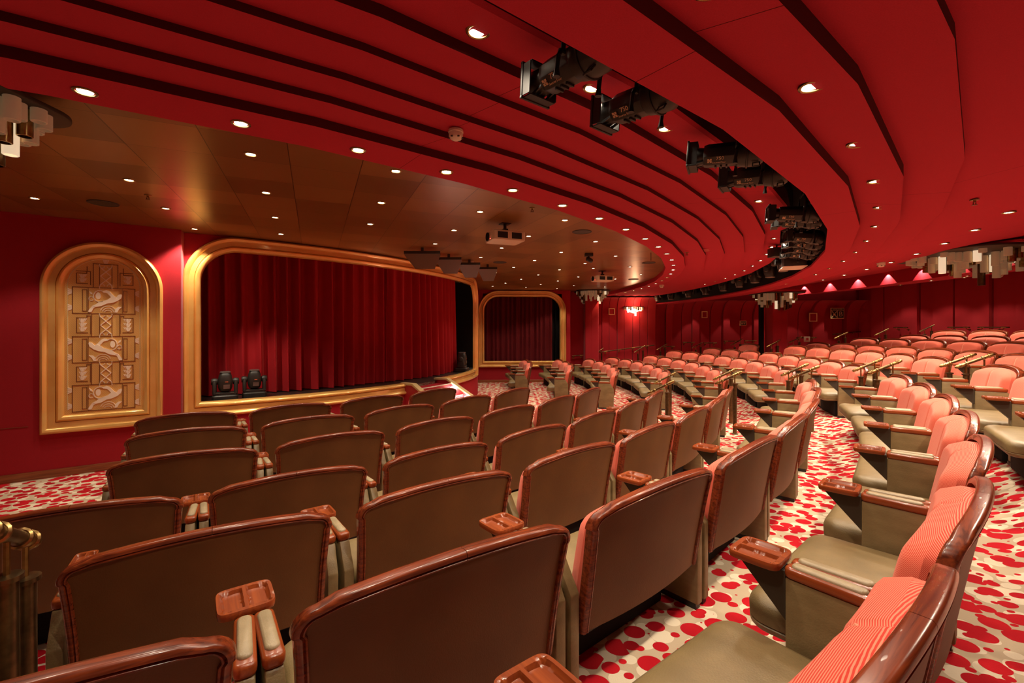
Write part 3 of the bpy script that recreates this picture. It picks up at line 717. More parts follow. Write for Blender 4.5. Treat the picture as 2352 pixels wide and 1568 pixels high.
def wall_rail(A, B, label, n=2, rad=.022):
    A = Vector(A); B = Vector(B); u = (B-A).normalized(); L = (B-A).length
    root = empty('wall_handrail', tuple((A+B)/2)); tag(root, label, 'handrail', 'wall handrails')
    mb = MB(); mb.tube([A, B], rad, 10); child(mb, 'rail', M['bronze'], root)
    nrm = Vector((u.y, -u.x, 0)).normalized()
    if nrm.y > 0: nrm = -nrm
    for k in range(n):
        P = A+u*L*((k+.5)/n if n > 2 else (.16, .84)[k])
        mb = MB(); mb.tube([P-u*.07, P-u*.065, P+u*.065, P+u*.07], rad, 10, rs=[rad*1.05, rad*1.25, rad*1.25, rad*1.05]); child(mb, 'sleeve', M['brass'], root)
        mb = MB(); mb.tube([P, P-Vector((0, 0, .05))-nrm*.01, P-Vector((0, 0, .08))-nrm*.09, P-Vector((0, 0, .08))-nrm*.13], .011, 8); mb.lathe([(.038, 0), (.038, .012)], tuple(P-Vector((0, 0, .08))-nrm*.13), 12, nrm.to_track_quat('Z', 'Y').to_matrix()); child(mb, 'wall_bracket', M['brass'], root)
wall_rail((2.36, 17.76, .96), (2.80, 17.76, .99), 'short brass wall handrail between the gold frame and the red pilaster')
wall_rail((3.62, 18.84, 1.055), (5.93, 18.84, 1.354), 'long sloping brass wall handrail below the lit wall lamp', 4)
WRL = [(6.357, 6.859, 1.289), (7.193, 7.695, 1.456), (8.067, 8.625, 1.437), (8.903, 9.554, 1.512), (9.777, 10.297, 1.53), (11.97, 12.807, 1.66)]
for i, (xa, xb, z) in enumerate(WRL): wall_rail((xa, 19.02, z), (xb, 19.02, z), '%s level brass handrail from left on the dark far wall' % ORD[i].capitalize())
wall_rail((13.45, 18.95, 1.80), (15.2, 18.95, 1.98), 'long faintly rising brass handrail below the muster sign on the far wall', 3)
for i, (u0, u1, vv) in enumerate(((2053, 2085, 752), (2177, 2227, 751.5), (2246, 2318, 751.5))):
    def onR(u, R=24.05):
        a = (u-1176)/1038.33; A_ = a*a+1; B_ = 2*(-a*CX-CY); C_ = CX*CX+CY*CY-R*R
        y = (-B_+sqrt(B_*B_-4*A_*C_))/(2*A_); return Vector((a*y, y, EYE+(758.88-vv)/1038.33*y))
    wall_rail(onR(u0), onR(u1), '%s brass handrail from left on the rear wall behind the top rows' % ORD[i])

# ------------------------------------------------------------------ lights
def spot(name, loc, power, size=radians(110), blend=.40, rad=.05, col=(1, .84, .63), tilt=None):
    key = (name, power, size)
    if key not in KIDS:
        L = bpy.data.lights.new(name, 'SPOT'); L.energy = power; L.spot_size = size; L.spot_blend = blend; L.shadow_soft_size = rad; L.color = col; KIDS[key] = L
    o = bpy.data.objects.new(name, KIDS[key]); COL.objects.link(o); o.location = loc
    if tilt: o.rotation_euler = Vector(tilt).to_track_quat('-Z', 'Y').to_euler()
    return o
def make_downlight(name, lampmat, ringmat):
    root = empty(name)
    mb = MB(); n = 28
    pr = [(.062, 0.004), (.060, -.004), (.052, -.008), (.046, -.004), (.043, .012)]
    mb.loft([[(r*cos(2*pi*k/n), r*sin(2*pi*k/n), z) for k in range(n)] for r, z in pr], caps=False); mb.build('trim_ring', M[ringmat], root)
    mb = MB(); mb.lathe([(.0, -.002), (.030, -.002), (.0435, .004)], (0, 0, 0), n); mb.build('lamp', M[lampmat], root)
    root.location = (0, 0, -50); return root
DLP = make_downlight('ceiling_downlight', 'lamp', 'brass'); DLD = make_downlight('ceiling_downlight', 'lamp_dim', 'brass'); FIRST = {}
def downlight(loc, label, group, power, dim=False, scale=1., slope=None, **kw):
    src = DLD if dim else DLP
    if id(src) in FIRST: o = copy_tree(src)
    else: o = src; FIRST[id(src)] = 1
    o.location = loc; o.scale = (scale,)*3; tag(o, label, 'ceiling light', group)
    if power: spot('downlight_beam', (loc[0], loc[1], loc[2]-.03), power, **kw)
PW = 1.22
for i in range(23):
    th = -1.049+.0575*i
    if th > .33: break
    downlight(pol(13.70, th, EYE+1.408), 'recessed downlight, %s from left on the innermost red ceiling ring' % ORD[i] if i < 18 else 'recessed downlight, %s from the right end of the innermost red ceiling ring' % ORD[22-i], 'downlights on the inner red ring', 24*PW, dim=i in (15, 16))
for i in range(22):
    th = -.985+.0533*i
    if th > .29: break
    downlight(pol(15.40-.0*i, th, EYE+1.445), 'recessed downlight, %s from camera on red ring left of the lighting slot' % (ORD[i] if i < 18 else ['nineteenth', 'twentieth', 'twenty-first', 'twenty-second', 'twenty-third', 'twenty-fourth'][i-18]), 'downlights beside the lighting slot', 26*PW, dim=i in (17, 20))
for i in range(16):
    th = -.975+.0585*i
    z = 1.10+.085*(1-(16.44-16.28)/.32)
    downlight(pol(16.44, th, EYE+z-.004), 'recessed downlight, %s from camera on red panels right of the lighting slot' % ORD[i], 'downlights right of the lighting slot', 30*PW)
for i in range(11):
    th = -.742+.0585*i
    downlight(pol(17.67, th, EYE+1.322), 'recessed downlight, %s from right on the outer rising red ceiling' % ORD[i], 'downlights on the outer red ceiling', 66*PW, size=radians(150), blend=.6)
BR = [(-5.5, 5.21), (-3.88, 4.58), (-2.26, 3.91), (-1.11, 4.32), (-4.32, 5.64), (-2.72, 5.0), (-1.56, 5.39), (-4.76, 6.78), (-3.19, 6.09), (-.41, 5.8), (-3.65, 7.14), (.73, 6.24), (-.88, 6.87), (-2.03, 6.47), (-1.35, 7.94), (-.65, 9.4), (.27, 7.3), (-.19, 8.34), (.49, 9.82), (.04, 10.9), (-.43, 11.93), (.96, 8.8), (1.43, 7.74), (2.12, 9.25), (1.66, 10.27), (1.99, 11.06), (2.82, 10.8), (1.19, 11.32), (.72, 12.38), (.27, 13.41), (-.21, 14.5), (-.66, 15.51), (1.88, 12.82), (1.41, 13.89), (.95, 14.96), (.49, 15.88), (3.5, 12.28), (3.05, 13.34), (2.09, 15.31), (1.63, 16.39), (3.24, 15.78)]
byx = sorted(BR, key=lambda p: p[0]/p[1])
for i, (x, y) in enumerate(byx):
    nm = '%s from left' % ORD[i] if i < 18 else ('%s right of the middle' % ORD[i-18] if i < 36 else '%s from right' % ORD[len(byx)-1-i])
    downlight((x, y, 3.483), 'small downlight in the brown ceiling, %s, counted across' % nm, 'downlights in the brown ceiling', (70 if y == 6.78 else 23)*PW, scale=.9, size=radians(105))
for i, (R, th) in enumerate(((21.8, -.002), (21.55, -.067), (22.1, -.085), (21.55, -.12), (22.04, -.138), (21.46, -.181), (22.0, -.21), (21.6, -.24))):
    downlight(pol(R, th, EYE+1.38+(R-20.6)*.075-.006), 'recessed downlight, %s from left on the low rear soffit' % ORD[i], 'downlights on the rear soffit', 38*PW, size=radians(112), blend=.25)
for i, R_th in enumerate((.125, .066, .006, -.053, -.112, -.171, -.23)):     # scallop lamps washing the rear fascia
    spot('fascia_beam', pol(20.50, R_th, EYE+1.735), 42, size=radians(92), blend=.10, rad=.015, col=(1, .74, .50))
for th in (-.03, .03, .09): spot('downlight_beam', pol(23.3, th, EYE+1.6), 24*PW)
for x, y in ((3.9, 18.5), (5.1, 18.5), (6.6, 18.75), (7.6, 18.75), (9.1, 18.75), (10.4, 18.75), (11.9, 18.7), (13.2, 18.6)): spot('wall_beam', (x, y, 3.12), 20, size=radians(64), blend=.25, rad=.03)
spot('pilaster_beam', (3.45, 17.3, 3.3), 45, size=radians(70), blend=.3, rad=.03, col=(1, .62, .32))
spot('column_beam', (8.45, 14.0, 3.15), 45, size=radians(60), blend=.4, rad=.03, col=(1, .66, .38))
W = bpy.data.worlds.new('room'); bpy.context.scene.world = W; W.use_nodes = True
W.node_tree.nodes['Background'].inputs[0].default_value = (1, .55, .38, 1); W.node_tree.nodes['Background'].inputs[1].default_value = .11  # warm ambient fill added in place of light from the unseen room behind

# ------------------------------------------------------------------ tube chandeliers
def tube_part(root, x, y, z, L, r, mat):
    mb = MB(); n = 14
    mb.loft([[(x+q*cos(2*pi*k/n), y+q*sin(2*pi*k/n), zz) for k in range(n)] for q, zz in ((r, z), (r, z-L+.003), (r-.003, z-L), (r-.008, z-L), (r-.009, z-L+.05))])
    child(mb, 'tube', M[mat], root)
def chandelier(c, zp, rad, Lmax, label, r=.040, hole=None, seed=1, half=False, lit=None, plate=True, cat='chandelier', drop=0.):
    rnd = random.Random(seed); root = empty('tube_chandelier' if not half else 'wall_lamp', (c[0], c[1], zp)); tag(root, label, cat)
    if plate:
        mb = MB(); pr = rrect(rad*1.02, rad*1.02, rad*.5, 8, c[0], c[1]) if not half else [(c[0]+rad*cos(a), c[1]+.02-rad*.55*sin(a)) for a in [k*pi/20 for k in range(21)]]
        mb.loft([[(x, y, z) for x, y in pr] for z in (zp, zp+.03)]); child(mb, 'plate', M['bracket'], root, bevel=.006)
    d = r*2.25; i = 0; cand = []
    for a in range(-14, 15):
        for b_ in range(-14, 15):
            x = d*(a+.5*(b_ % 2)); y = d*b_*.866
            if half: y = y-r*1.6 if y <= 0 else 9
            q = hypot(x, y*(1.7 if half else 1))
            if q > rad*.97 or y == 9 or y > 1: continue
            if hole and abs(x) < hole and abs(y) < hole: continue
            cand.append((q, x, y))
    cand.sort(); 
    if len(cand) > 98: cand = [c_ for k, c_ in enumerate(cand) if rnd.random() < 98/len(cand)][:98]
    for q, x, y in cand:
        f = min(1., (rad-q)/(rad-(hole*1.15 if hole else 0)))
        L = .055+Lmax*(f**.9)*rnd.choice((.35, .6, .8, 1.)) if q > rad*.25 or hole else Lmax*rnd.choice((.6, .85, 1.05))
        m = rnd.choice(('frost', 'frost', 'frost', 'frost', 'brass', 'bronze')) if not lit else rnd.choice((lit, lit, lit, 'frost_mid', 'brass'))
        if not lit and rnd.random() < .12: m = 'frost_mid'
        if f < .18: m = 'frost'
        tube_part(root, c[0]+x, c[1]+y, zp, L, r, m)
    return root
chandelier((-3.37, 2.72), EYE+1.405, .42, .50, 'cluster of frosted and brass tubes hanging at the left photo edge', .040, seed=3)
chandelier((3.08, 17.40), EYE+1.49, .62, .40, 'tube cluster crowning the red pilaster beside the dark draped opening', .040, hole=.30, seed=5)
chandelier((8.82, 15.10), EYE+1.215, .68, .50, 'tube cluster crowning the red column behind the seats', .042, hole=.30, seed=8)
big = chandelier((8.70, 8.45), EYE+1.40, 1.08, .52, 'wide tube cluster below a dark red soffit block at right', .055, seed=11)
mb = MB(); hexa = [(8.70+1.27*cos(a), 8.45+1.27*sin(a)) for a in [pi/8+k*pi/4 for k in range(8)]]; hin = [(8.70+1.0*cos(a), 8.45+1.0*sin(a)) for a in [pi/8+k*pi/4 for k in range(8)]]
mb.loft([[(x, y, EYE+1.44) for x, y in hexa], [(x, y, EYE+1.475) for x, y in hexa], [(x, y, EYE+1.49) for x, y in hin], [(x, y, EYE+1.60) for x, y in hin]]); struct('trim_9', mb, M['wallred'])
mb = MB(); mb.loft([[(x, y, z) for x, y in rrect(.70, .70, .3, 6, 8.82, 15.1)] for z in (EYE+1.25, EYE+1.31)]); struct('trim_10', mb, M['wallred'])
sco = chandelier((5.09, 18.96), 2.93, .45, .40, 'brightly lit half round tube lamp on the red side wall', .034, seed=4, half=True, lit='frost_lit', cat='wall lamp')
for z, p in ((3.02, 9), (2.50, 5)):
    L = bpy.data.lights.new('sconce_glow', 'POINT'); L.energy = p; L.color = (1, .55, .28); L.shadow_soft_size = .12
    o = bpy.data.objects.new('sconce_glow', L); COL.objects.link(o); o.location = (5.09, 18.70, z)

# ------------------------------------------------------------------ text helper
def text_mesh(s, size, mat, name, parent, mw, depth=.0006):
    cu = bpy.data.curves.new('txt', 'FONT'); cu.body = s; cu.size = size; cu.extrude = depth; cu.align_x = 'CENTER'; cu.align_y = 'CENTER'; cu.resolution_u = 3
    t = bpy.data.objects.new('txt', cu); COL.objects.link(t); bpy.context.view_layer.update()
    me = bpy.data.meshes.new_from_object(t.evaluated_get(bpy.context.evaluated_depsgraph_get())); bpy.data.objects.remove(t)
    me.transform(mw); me.materials.clear(); me.materials.append(mat)
    return obj(name, me, parent)
def basis(o, xd, yd):
    xd = Vector(xd).normalized(); yd = Vector(yd); yd = (yd-xd*yd.dot(xd)).normalized(); zd = xd.cross(yd)
    return Matrix((( xd.x, yd.x, zd.x, o[0]), (xd.y, yd.y, zd.y, o[1]), (xd.z, yd.z, zd.z, o[2]), (0, 0, 0, 1)))

# ------------------------------------------------------------------ stage spotlights hung in the ceiling slot
def make_spot():
    root = empty('stage_spotlight')
    X3 = Vector((1, 0, 0)).to_track_quat('Z', 'Y').to_matrix()
    oct_ = lambda r, x, zy=1.: [(x, r*cos(pi/8+k*pi/4), r*zy*sin(pi/8+k*pi/4)) for k in range(8)]
    mb = MB(); mb.loft([oct_(.070, .10), oct_(.080, .13), oct_(.080, .34), oct_(.072, .37)]); mb.build('body', M['casing'], root, bevel=.004)
    mb = MB()
    for k in range(4): mb.prism([(.37, -.05), (.47, -.085), (.47, -.070), (.37, -.038)], lambda a, b_, d, k=k: (a, -.045+.03*k+d, b_), -.004, .004)
    for sg in (-1, 1):
        mb.box((.437, sg*.086, 0), (.055, .006, .15)); mb.box((.437, 0, sg*.080), (.055, .16, .006))
    mb.build('barrel_fins', M['dark'], root)
    mb = MB(); mb.lathe([(.058, .36), (.062, .40), (.066, .47), (.064, .475), (.05, .46)], (0, 0, 0), 20, X3); mb.build('lens_barrel', M['casing'], root)
    mb = MB()
    for sg in (-1, 1):
        mb.box((.470, 0, sg*.082), (.014, .19, .012)); mb.box((.470, sg*.088, 0), (.014, .012, .17))
    mb.build('colour_frame_holder', M['dark'], root, bevel=.002)
    mb = MB(); mb.lathe([(.0, .0), (.07, .0), (.092, .03), (.095, .10), (.086, .155), (.07, .17)], (0, 0, 0), 24, X3); mb.build('lamp_house', M['casing'], root)
    mb = MB(); mb.lathe([(.097, .090), (.101, .092), (.101, .102), (.097, .104)], (0, 0, 0), 28, X3); mb.build('clamp_ring', M['dark'], root)
    mb = MB(); mb.tube([(.16, .0, .20), (.16, .085, .19), (.16, .108, .14), (.16, .108, .0)], .011, 8); mb.tube([(.16, .0, .20), (.16, -.085, .19), (.16, -.108, .14), (.16, -.108, .0)], .011, 8); mb.tube([(.16, 0, .19), (.16, 0, .34)], .014, 8); mb.build('yoke', M['dark'], root)
    for sg in (-1, 1):
        mb = MB(); mb.tube([(.16, sg*.10, 0), (.16, sg*.125, 0), (.16, sg*.135, -.02), (.165, sg*.135, -.075), (.165, sg*.135, -.11)], .012, 8, rs=[.012, .014, .011, .010, .017]); mb.build('lock_handle', M['dark'], root)
    for k in range(3):
        mb = MB(); mb.box((.22+.035*k, .0, -.078), (.012, .05, .016)); mb.build('shutter_tab', M['dark'], root, bevel=.003)
    mb = MB(); mb.tube([(.02, .05, -.085), (.02, .075, -.115), (.06, .075, -.12), (.06, .05, -.09), (.02, .05, -.085)], .005, 6); mb.build('rear_handle', M['dark'], root)
    nrm = Vector((0, .72, -.70)).normalized(); 
    def tm(x, up): return basis(Vector((x, 0, 0))+nrm*.0805+Vector((0, .70, .72)).normalized()*up*0+ (Vector((0, .70, .72)).normalized())*up, (-1, 0, 0), (0, .70, .72))
    text_mesh('750', .034, M['ink'], 'power_marking', root, tm(.262, .016)); text_mesh('Source Four', .017, M['ink'], 'lettering', root, tm(.268, -.012)); 
    mb = MB(); e1 = Vector((1, 0, 0)); e2 = Vector((0, .70, .72)).normalized()
    for a, b_, s_ in ((-.008, -.008, .006), (.008, -.008, .006), (-.008, .008, .006), (.008, .008, .006), (0, 0, .005)):
        p = Vector((.328, 0, 0))+nrm*.0802+e1*a+e2*(b_+.004)
        mb.loft([[tuple(p+e1*s_*u+e2*s_*v+nrm*dd) for u, v in ((-1, -1), (1, -1), (1, 1), (-1, 1))] for dd in (0, .0012)])
    mb.build('maker_emblem', M['ink'], root)
    return root
SP = make_spot(); first = True
SPL = [(-.913, 0, 'black stage spotlight nearest the camera, hanging from the ceiling slot'), (-.880, 0, 'second black stage spotlight from the camera, hanging from the ceiling slot'), (-.806, .35, 'third black stage spotlight from the camera, tilted left in the ceiling slot'), (-.770, .15, 'fourth black stage spotlight from the camera, in the ceiling slot'),
       (-.668, .35, 'fifth black stage spotlight from the camera, upper of a close pair'), (-.648, .20, 'sixth black stage spotlight from the camera, lower of a close pair'), (-.575, .5, 'seventh black stage spotlight, in the dark bunch deep in the slot'), (-.545, .5, 'eighth black stage spotlight, in the dark bunch deep in the slot'), (-.512, .5, 'ninth black stage spotlight, in the dark bunch deep in the slot'), (-.482, .4, 'tenth black stage spotlight, just above the white bottomed box')]
for th, yaw, lab in SPL:
    o = SP if first else copy_tree(SP); first = False
    p = pol(15.955-.03*abs(yaw), th, EYE+1.205); o.location = p; o.rotation_euler = (0, -radians(4), th+pi+yaw); tag(o, lab, 'spotlight', 'spotlights in the ceiling slot')
# moving head lamps on the stage and in the slot
def make_head():
    root = empty('moving_head_lamp')
    mb = MB(); mb.loft([[(x, y, z) for x, y in rrect(.19-d, .16-d, .04, 4)] for z, d in ((0, .01), (.012, 0), (.085, .0), (.10, .015))]); mb.build('base', M['casing'], root)
    mb = MB(); mb.loft([[(x, y, z) for x, y in rrect(.17-d, .10-d, .05, 4)] for z, d in ((.10, .0), (.135, .0), (.15, .02))]); mb.build('turntable', M['casing'], root)
    for sg in (-1, 1):
        mb = MB(); mb.loft([[(sg*.155+x, y, z) for x, y in rrect(.030, w_, .025, 4)] for z, w_ in ((.12, .095), (.20, .09), (.30, .07), (.345, .055))]); mb.build('yoke_arm', M['casing'], root)
        mb = MB(); mb.lathe([(.0, -.05), (.048, -.045), (.06, -.02), (.06, .02), (.048, .045), (0, .05)], (sg*.155, 0, .325), 18, Vector((1, 0, 0)).to_track_quat('Z', 'Y').to_matrix()); mb.build('tilt_cap', M['casing'], root)
    mb = MB(); mb.loft([[(x, y, z) for x, y in rrect(.105-d, .11-d, .05, 5)] for z, d in ((.155, .05), (.175, .02), (.24, .0), (.36, .0), (.43, .012), (.475, .03), (.49, .05))]); mb.build('head', M['casing'], root)
    mb = MB(); mb.loft([[(x, y, z) for x, y in rrect(.078-d, .085-d, .04, 5)] for z, d in ((.478, -.002), (.492, .0), (.497, .02))]); mb.build('lens_rim', M['steel'], root)
    mb = MB(); mb.box((.02, -.112, .325), (.045, .004, .012)); mb.build('badge', M['redink'], root)
    mb = MB()
    for k in range(6): mb.box((.02, -.111, .215+.011*k), (.085, .006, .006))
    mb.box((.02, -.108, .243), (.09, .004, .07)); mb.build('vent_plate', M['steel'], root)
    for sg in (-1, 1):
        mb = MB(); mb.box((sg*.10, -.103, .140), (.05, .01, .006)); mb.build('trim_clip', M['steel'], root)
    return root
MH = make_head(); hz = atan2(-.56, .83)
for k, (p, rz, s_, lab) in enumerate((((-4.82, 7.60, .787), .55, .98, 'left of two black moving head lamps on the stage edge'), ((-4.55, 7.985, .787), .55, .98, 'right of two black moving head lamps on the stage edge'), ((-1.43, 12.95, .787), 1.5, 1.12, 'black moving head lamp at the far right end of the stage'))):
    o = MH if k == 0 else copy_tree(MH); o.location = p; o.rotation_euler = (0, 0, rz); o.scale = (s_,)*3; tag(o, lab, 'stage light', 'moving head lamps')
LEDS = []
for k, th in enumerate((-.345, -.275, -.20, -.125, -.05, .03, .11, .19, .25)):
    o = copy_tree(MH); o.location = pol(15.80, th, EYE+1.72); o.rotation_euler = (pi, 0, th*1.3+k); o.scale = (1.05,)*3
    tag(o, 'black moving head lamp hung upside down in the dark slot, %s from right' % ORD[k], 'stage light', 'moving head lamps in the slot')
    m = ('led_green', 'led_white', 'led_red')[k % 3]
    mb = MB(); mb.lathe([(0, -.008), (.010, 0), (0, .008)], (.10, .168, .05), 8); mb.build('status_light', M[m], o)
for k, (R, th, z, lab) in enumerate(((15.98, -.43, 1.62, 'dark steel pipe running round inside the lighting slot'),)):
    mb = MB(); mb.tube([pol(15.84, -.98+1.24*q/60, EYE+1.82) for q in range(61)], .024, 8); tag(mb.build('lighting_pipe', M['casing']), lab, 'pipe')
bx_ = empty('projector', pol(15.795, -.405, EYE+1.27)); tag(bx_, 'black boxy projector with a pale underside at the end of the spotlights', 'projector'); bx_.rotation_euler = (0, 0, -.405)
mb = MB(); mb.box((0, 0, .02), (.36, .56, .24)); mb.build('case', M['casing'], bx_, bevel=.012)
mb = MB(); mb.box((0, 0, -.117), (.37, .57, .012)); mb.build('underside', M['white'], bx_)
mb = MB(); mb.lathe([(.055, 0), (.055, .09), (.045, .09)], (-.18, .12, .02), 16, Vector((-1, 0, 0)).to_track_quat('Z', 'Y').to_matrix()); mb.build('lens', M['black'], bx_)
mb = MB(); mb.box((0, 0, .0), (.20, .20, .15)); mb.tube([(0, 0, .07), (0, 0, .13)], .015, 8); o = mb.build('speaker', M['casing'], bevel=.01); o.location = (4.42, 7.55, EYE+1.30); tag(o, 'small black speaker box hanging below the red rings', 'speaker')

# ------------------------------------------------------------------ ceiling equipment
def ceil_projector(p, rz, lab):
    r = empty('projector', p, rz); tag(r, lab, 'projector')
    mb = MB(); mb.loft([[(x, y, z) for x, y in rrect(.24-d, .19-d, .03, 4)] for z, d in ((-.27, .03), (-.262, .006), (-.25, 0), (-.14, 0), (-.13, .012))]); mb.build('case', M['cream'], r)
    for k in (-1, 1):
        mb = MB(); mb.box((.0+k*.105, -.191, -.20), (.15, .006, .085)); mb.build('grille', M['dark'], r)
    mb = MB(); mb.lathe([(.06, 0), (.06, .02), (.045, .022)], (-.236, .05, -.195), 18, Vector((-1, 0, 0)).to_track_quat('Z', 'Y').to_matrix()); mb.build('lens', M['black'], r)
    mb = MB(); mb.tube([(0, 0, -.12), (0, 0, 0)], .022, 10); mb.box((0, 0, -.125), (.16, .16, .014)); mb.box((0, 0, -.10), (.07, .07, .05)); mb.box((0, 0, -.004), (.14, .14, .008)); mb.build('mount', M['bracket'], r)
    mb = MB(); mb.lathe([(0, -.006), (.008, 0), (0, .006)], (-.243, -.06, -.24), 8); mb.build('indicator', M['led_red'], r)
ceil_projector((-.10, 6.46, 3.485), .38, 'cream projector with black grilles hanging nearest from the brown ceiling')
ceil_projector((2.32, 11.6, 3.485), .30, 'smaller looking cream projector hanging farther back near the red ring')
r = empty('security_camera', (1.52, 8.95, 3.485)); tag(r, 'black swivel camera on the brown ceiling between the two projectors', 'camera')
mb = MB(); mb.box((0, 0, -.03), (.16, .12, .06)); mb.build('bracket', M['casing'], r, bevel=.008)
mb = MB(); mb.tube([(.0, 0, -.06), (.0, 0, -.11)], .02, 8); mb.build('neck', M['casing'], r)
mb = MB(); mb.tube([(-.05, 0, -.10), (-.03, 0, -.105), (.05, -.02, -.15), (.07, -.02, -.16)], .045, 12, rs=[.03, .045, .045, .03]); mb.build('camera_head', M['casing'], r)
def detector(p, lab, s_=1.):
    r = empty('smoke_detector', p); r.scale = (s_,)*3; tag(r, lab, 'smoke detector')
    mb = MB(); mb.lathe([(.052, 0), (.054, -.018), (.050, -.022)], (0, 0, 0), 20); mb.build('base', M['white'], r)
    mb = MB(); mb.lathe([(.050, -.022), (.050, -.045), (.040, -.060), (.022, -.070), (0, -.072)], (0, 0, 0), 20); mb.build('sensor_head', M['white'], r)
    for k in range(6):
        a = k*pi/3; mb = MB(); mb.box((.045*cos(a), .045*sin(a), -.055), (.012, .014, .008), a); mb.build('vent_slot', M['bracket'], r)
detector((-.40, 3.22, EYE+1.425), 'pale round smoke detector on the nearest red ceiling rings')
detector((6.98, 8.55, EYE+1.29), 'pale smoke detector on the red ceiling left of the big chandelier', 1.3)
detector((4.62, 13.95, EYE+1.41), 'small pale smoke detector near the left end of the dark slot', 1.3)
detector((-.91, 10.03, 3.485), 'small pale smoke detector on the brown ceiling above the hexagonal boards', 1.2)
detector(pol(22.6, -.105, EYE+1.535), 'pale smoke detector under the rear soffit', 1.5)
def sprinkler(p, lab):
    r = empty('sprinkler', p); tag(r, lab, 'sprinkler')
    mb = MB(); mb.lathe([(.035, .0), (.033, -.008), (.012, -.012), (.011, -.03)], (0, 0, 0), 14); mb.build('rosette', M['brass'], r)
    mb = MB(); mb.tube([(-.012, 0, -.028), (-.012, 0, -.05)], .004, 6); mb.tube([(.012, 0, -.028), (.012, 0, -.05)], .004, 6); mb.lathe([(.022, -.05), (.022, -.054)], (0, 0, 0), 12); mb.build('deflector', M['bronze'], r)
sprinkler((-4.10, 5.09, 3.485), 'sprinkler head on the brown ceiling above the arched relief panel')
sprinkler((.25, 5.62, 3.485), 'sprinkler head on the brown ceiling left of the red ceiling edge')
sprinkler((3.20, 8.27, EYE+1.43), 'sprinkler head on the red rings near their sharpest curve')
sprinkler((4.38, 4.28, EYE+1.24), 'sprinkler head on the outer red ceiling at right')
def speaker_disc(p, lab, r0=.15, mat='bracket'):
    mb = MB(); mb.lathe([(r0, .002), (r0, -.006), (r0*.93, -.010), (r0*.9, -.004), (0, -.004)], p, 28); tag(mb.build('ceiling_speaker', M[mat]), lab, 'ceiling speaker')
for p, l in (((-4.89, 5.41, 3.485), 'above the arched relief panel'), ((1.08, 6.98, 3.485), 'right of the nearer projector'), ((-.27, 10.09, 3.485), 'beyond the hexagonal boards'), ((3.07, 10.16, 3.485), 'beside the curved red edge'), ((3.61, 13.43, 3.485), 'in the far corner by the red edge')):
    speaker_disc(p, 'flush round speaker in the brown ceiling '+l)
speaker_disc((3.52, 8.13, EYE+1.448), 'flush round speaker cover on the red ceiling rings', .16, 'redpaint')
mb = MB(); mb.tube([(2.72, 8.85, 3.485), (2.72, 8.85, 3.33)], .006, 6); tag(mb.build('hanging_rod', M['casing']), 'thin black rod hanging from the brown ceiling beside the red edge', 'rod')
for k, (u0, u1, y) in enumerate(((928, 1011, 8.3), (1001, 1060, 9.0), (1053, 1103, 9.7), (1098, 1142, 10.4))):
    xa, xb = (u0-1176)/1038*y, (u1-1176)/1038*y; cx_ = (xa+xb)/2; hw_ = (xb-xa)/2
    r = empty('acoustic_board', (cx_, y, 3.40)); tag(r, 'brown six sided board under the ceiling above the stage, %s from left' % ORD[k], 'ceiling board', 'acoustic boards')
    mb = MB(); mb.loft([[(hw_*a, b_, z+.01*d) for a, b_, z in ((-1, 0, -.02), (1, 0, -.02), (1.0, .04, -.05), (.55, .30, -.27), (-.55, .30, -.27), (-1.0, .04, -.05))] for d in (0, 2.)]); mb.build('board', M['board'], r)
    mb = MB(); mb.box((0, .0, -.005), (hw_*2.0, .02, .05)); mb.build('front_rail', M['bracket'], r)
    mb = MB(); mb.box((0, .02, .045), (.05, .03, .09)); mb.build('hanger', M['bracket'], r)

# ------------------------------------------------------------------ signs and wall frames
def wframe(x0, x1, z0, z1, y, lab, t=.03, name='wall_hatch'):
    r = empty(name, ((x0+x1)/2, y, (z0+z1)/2)); tag(r, lab, 'wall hatch')
    mb = MB(); w_, h_ = (x1-x0)/2, (z1-z0)/2
    mb.loft([[(sx*(w_-d), yy, sz*(h_-d)) for sx, sz in ((-1, -1), (1, -1), (1, 1), (-1, 1))] for d, yy in ((0, 0), (0, -.02), (t, -.02), (t, 0))], ring=True); mb.build('rim', M['signink'], r)
    mb = MB(); mb.box((0, .0, 0), ((w_-t)*2, .012, (h_-t)*2)); mb.build('cover', M['wallred'], r)
wframe(4.044, 4.30, 2.616, 2.891, 18.93, 'small square gold rimmed hatch on the wall left of the lit lamp')
wframe(8.011, 8.253, 2.497, 2.776, 19.10, 'small square rimmed hatch on the dark far wall above the middle seats')
wframe(12.50, 12.83, 2.34, 2.70, 19.02, 'square rimmed hatch on the dark wall left of the muster sign')
sg = empty('exit_sign', (9.70, 18.98, 2.27)); tag(sg, 'small dark exit sign with an arrow on the far wall left of the column', 'sign')
mb = MB(); mb.box((0, 0, 0), (.27, .02, .20)); mb.build('board', M['signink'], sg)
mb = MB(); mb.box((0, -.011, -.025), (.235, .006, .11)); mb.box((0, -.011, .065), (.235, .006, .035)); mb.build('face', M['signface'], sg)
mb = MB(); mb.prism([(.01, .012), (.055, .012), (.055, .03), (.095, 0), (.055, -.03), (.055, -.012), (.01, -.012)], lambda a, b_, d: (a, -.016-d, b_-.025), 0, .002); mb.build('arrow', M['signink'], sg)
mb = MB(); mb.box((-.05, -.016, -.025), (.07, .002, .045)); mb.build('pictogram', M['signink'], sg)
ms = empty('muster_sign', (13.60, 18.90, 2.68)); tag(ms, 'dark muster station sign with a large letter B on the far wall', 'sign')
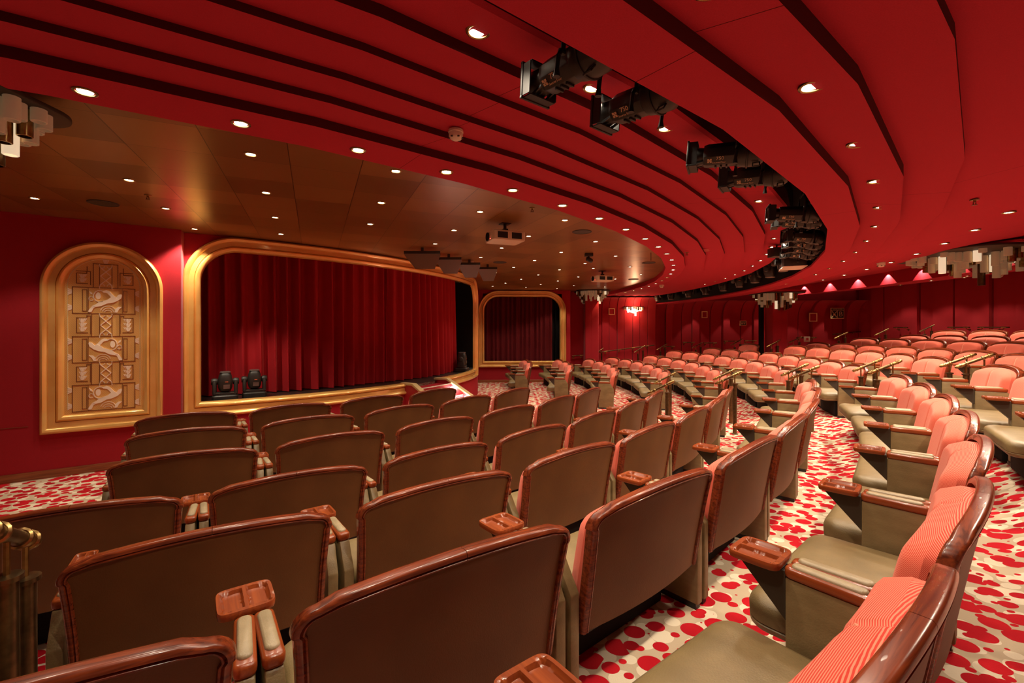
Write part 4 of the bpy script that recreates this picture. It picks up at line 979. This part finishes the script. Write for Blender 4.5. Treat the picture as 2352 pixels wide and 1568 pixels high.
mb = MB(); mb.box((0, 0, 0), (.56, .02, .45)); mb.build('board', M['signink'], ms, bevel=.004)
mb = MB(); mb.box((-.132, -.012, -.04), (.245, .008, .31)); mb.box((.132, -.012, -.04), (.245, .008, .31)); mb.box((0, -.012, .17), (.51, .008, .075)); mb.build('face', M['signface'], ms)
tmx = lambda x, z: basis((x, -.018, z), (1, 0, 0), (0, 0, 1))
text_mesh('B', .30, M['ink'], 'letter', ms, tmx(.132, -.04)); text_mesh('MUSTER STATION', .052, M['signink'], 'wording', ms, tmx(0, .17))
for sx in (-1, 1):
    for sz in (-1, 1):
        mb = MB(); 
        def ar(a, b_, d, sx=sx, sz=sz): c_ = .7071; return (-.132+sx*(a*c_-b_*c_)*.8, -.017-d, -.04+sz*(a*c_+b_*c_)*1.0)
        mb.prism([(.07, 0), (.11, .03), (.11, .011), (.18, .011), (.18, -.011), (.11, -.011), (.11, -.03)], ar, 0, .002); mb.build('arrow', M['signink'], ms)
for k in range(4):
    mb = MB(); x = -.165+.022*k; mb.lathe([(0, -.008), (.009, 0), (0, .008)], (x, -.02, .005-.012*(k % 2)), 8); mb.box((x, -.018, -.045-.012*(k % 2)), (.018, .003, .07)); mb.build('figure', M['signink'], ms)
mb = MB(); mb.box((0, 0, 0), (.24, .05, .22)); o = mb.build('call_point', M['cream'], bevel=.01); o.location = (12.35, 18.93, 1.60); tag(o, 'small cream alarm box on the far wall behind the seats', 'alarm box')
mb = MB(); mb.box((0, -.028, 0), (.10, .01, .10)); mb.build('push_plate', M['redpaint'], o)
mb = MB(); mb.box((0, 0, 0), (.09, .05, .02)); o = mb.build('paper_scrap', M['white']); o.location = (1.50, 2.62, .005); bpy.data.objects.remove(o)
sc = bpy.context.scene
sc.view_settings.view_transform = 'Standard'; sc.view_settings.look = 'None'; sc.view_settings.gamma = 1; sc.view_settings.use_curve_mapping = False
sc.view_settings.exposure = 0.85
sc.cycles.max_bounces = 8; sc.cycles.diffuse_bounces = 5; sc.cycles.glossy_bounces = 4; sc.cycles.sample_clamp_indirect = 4
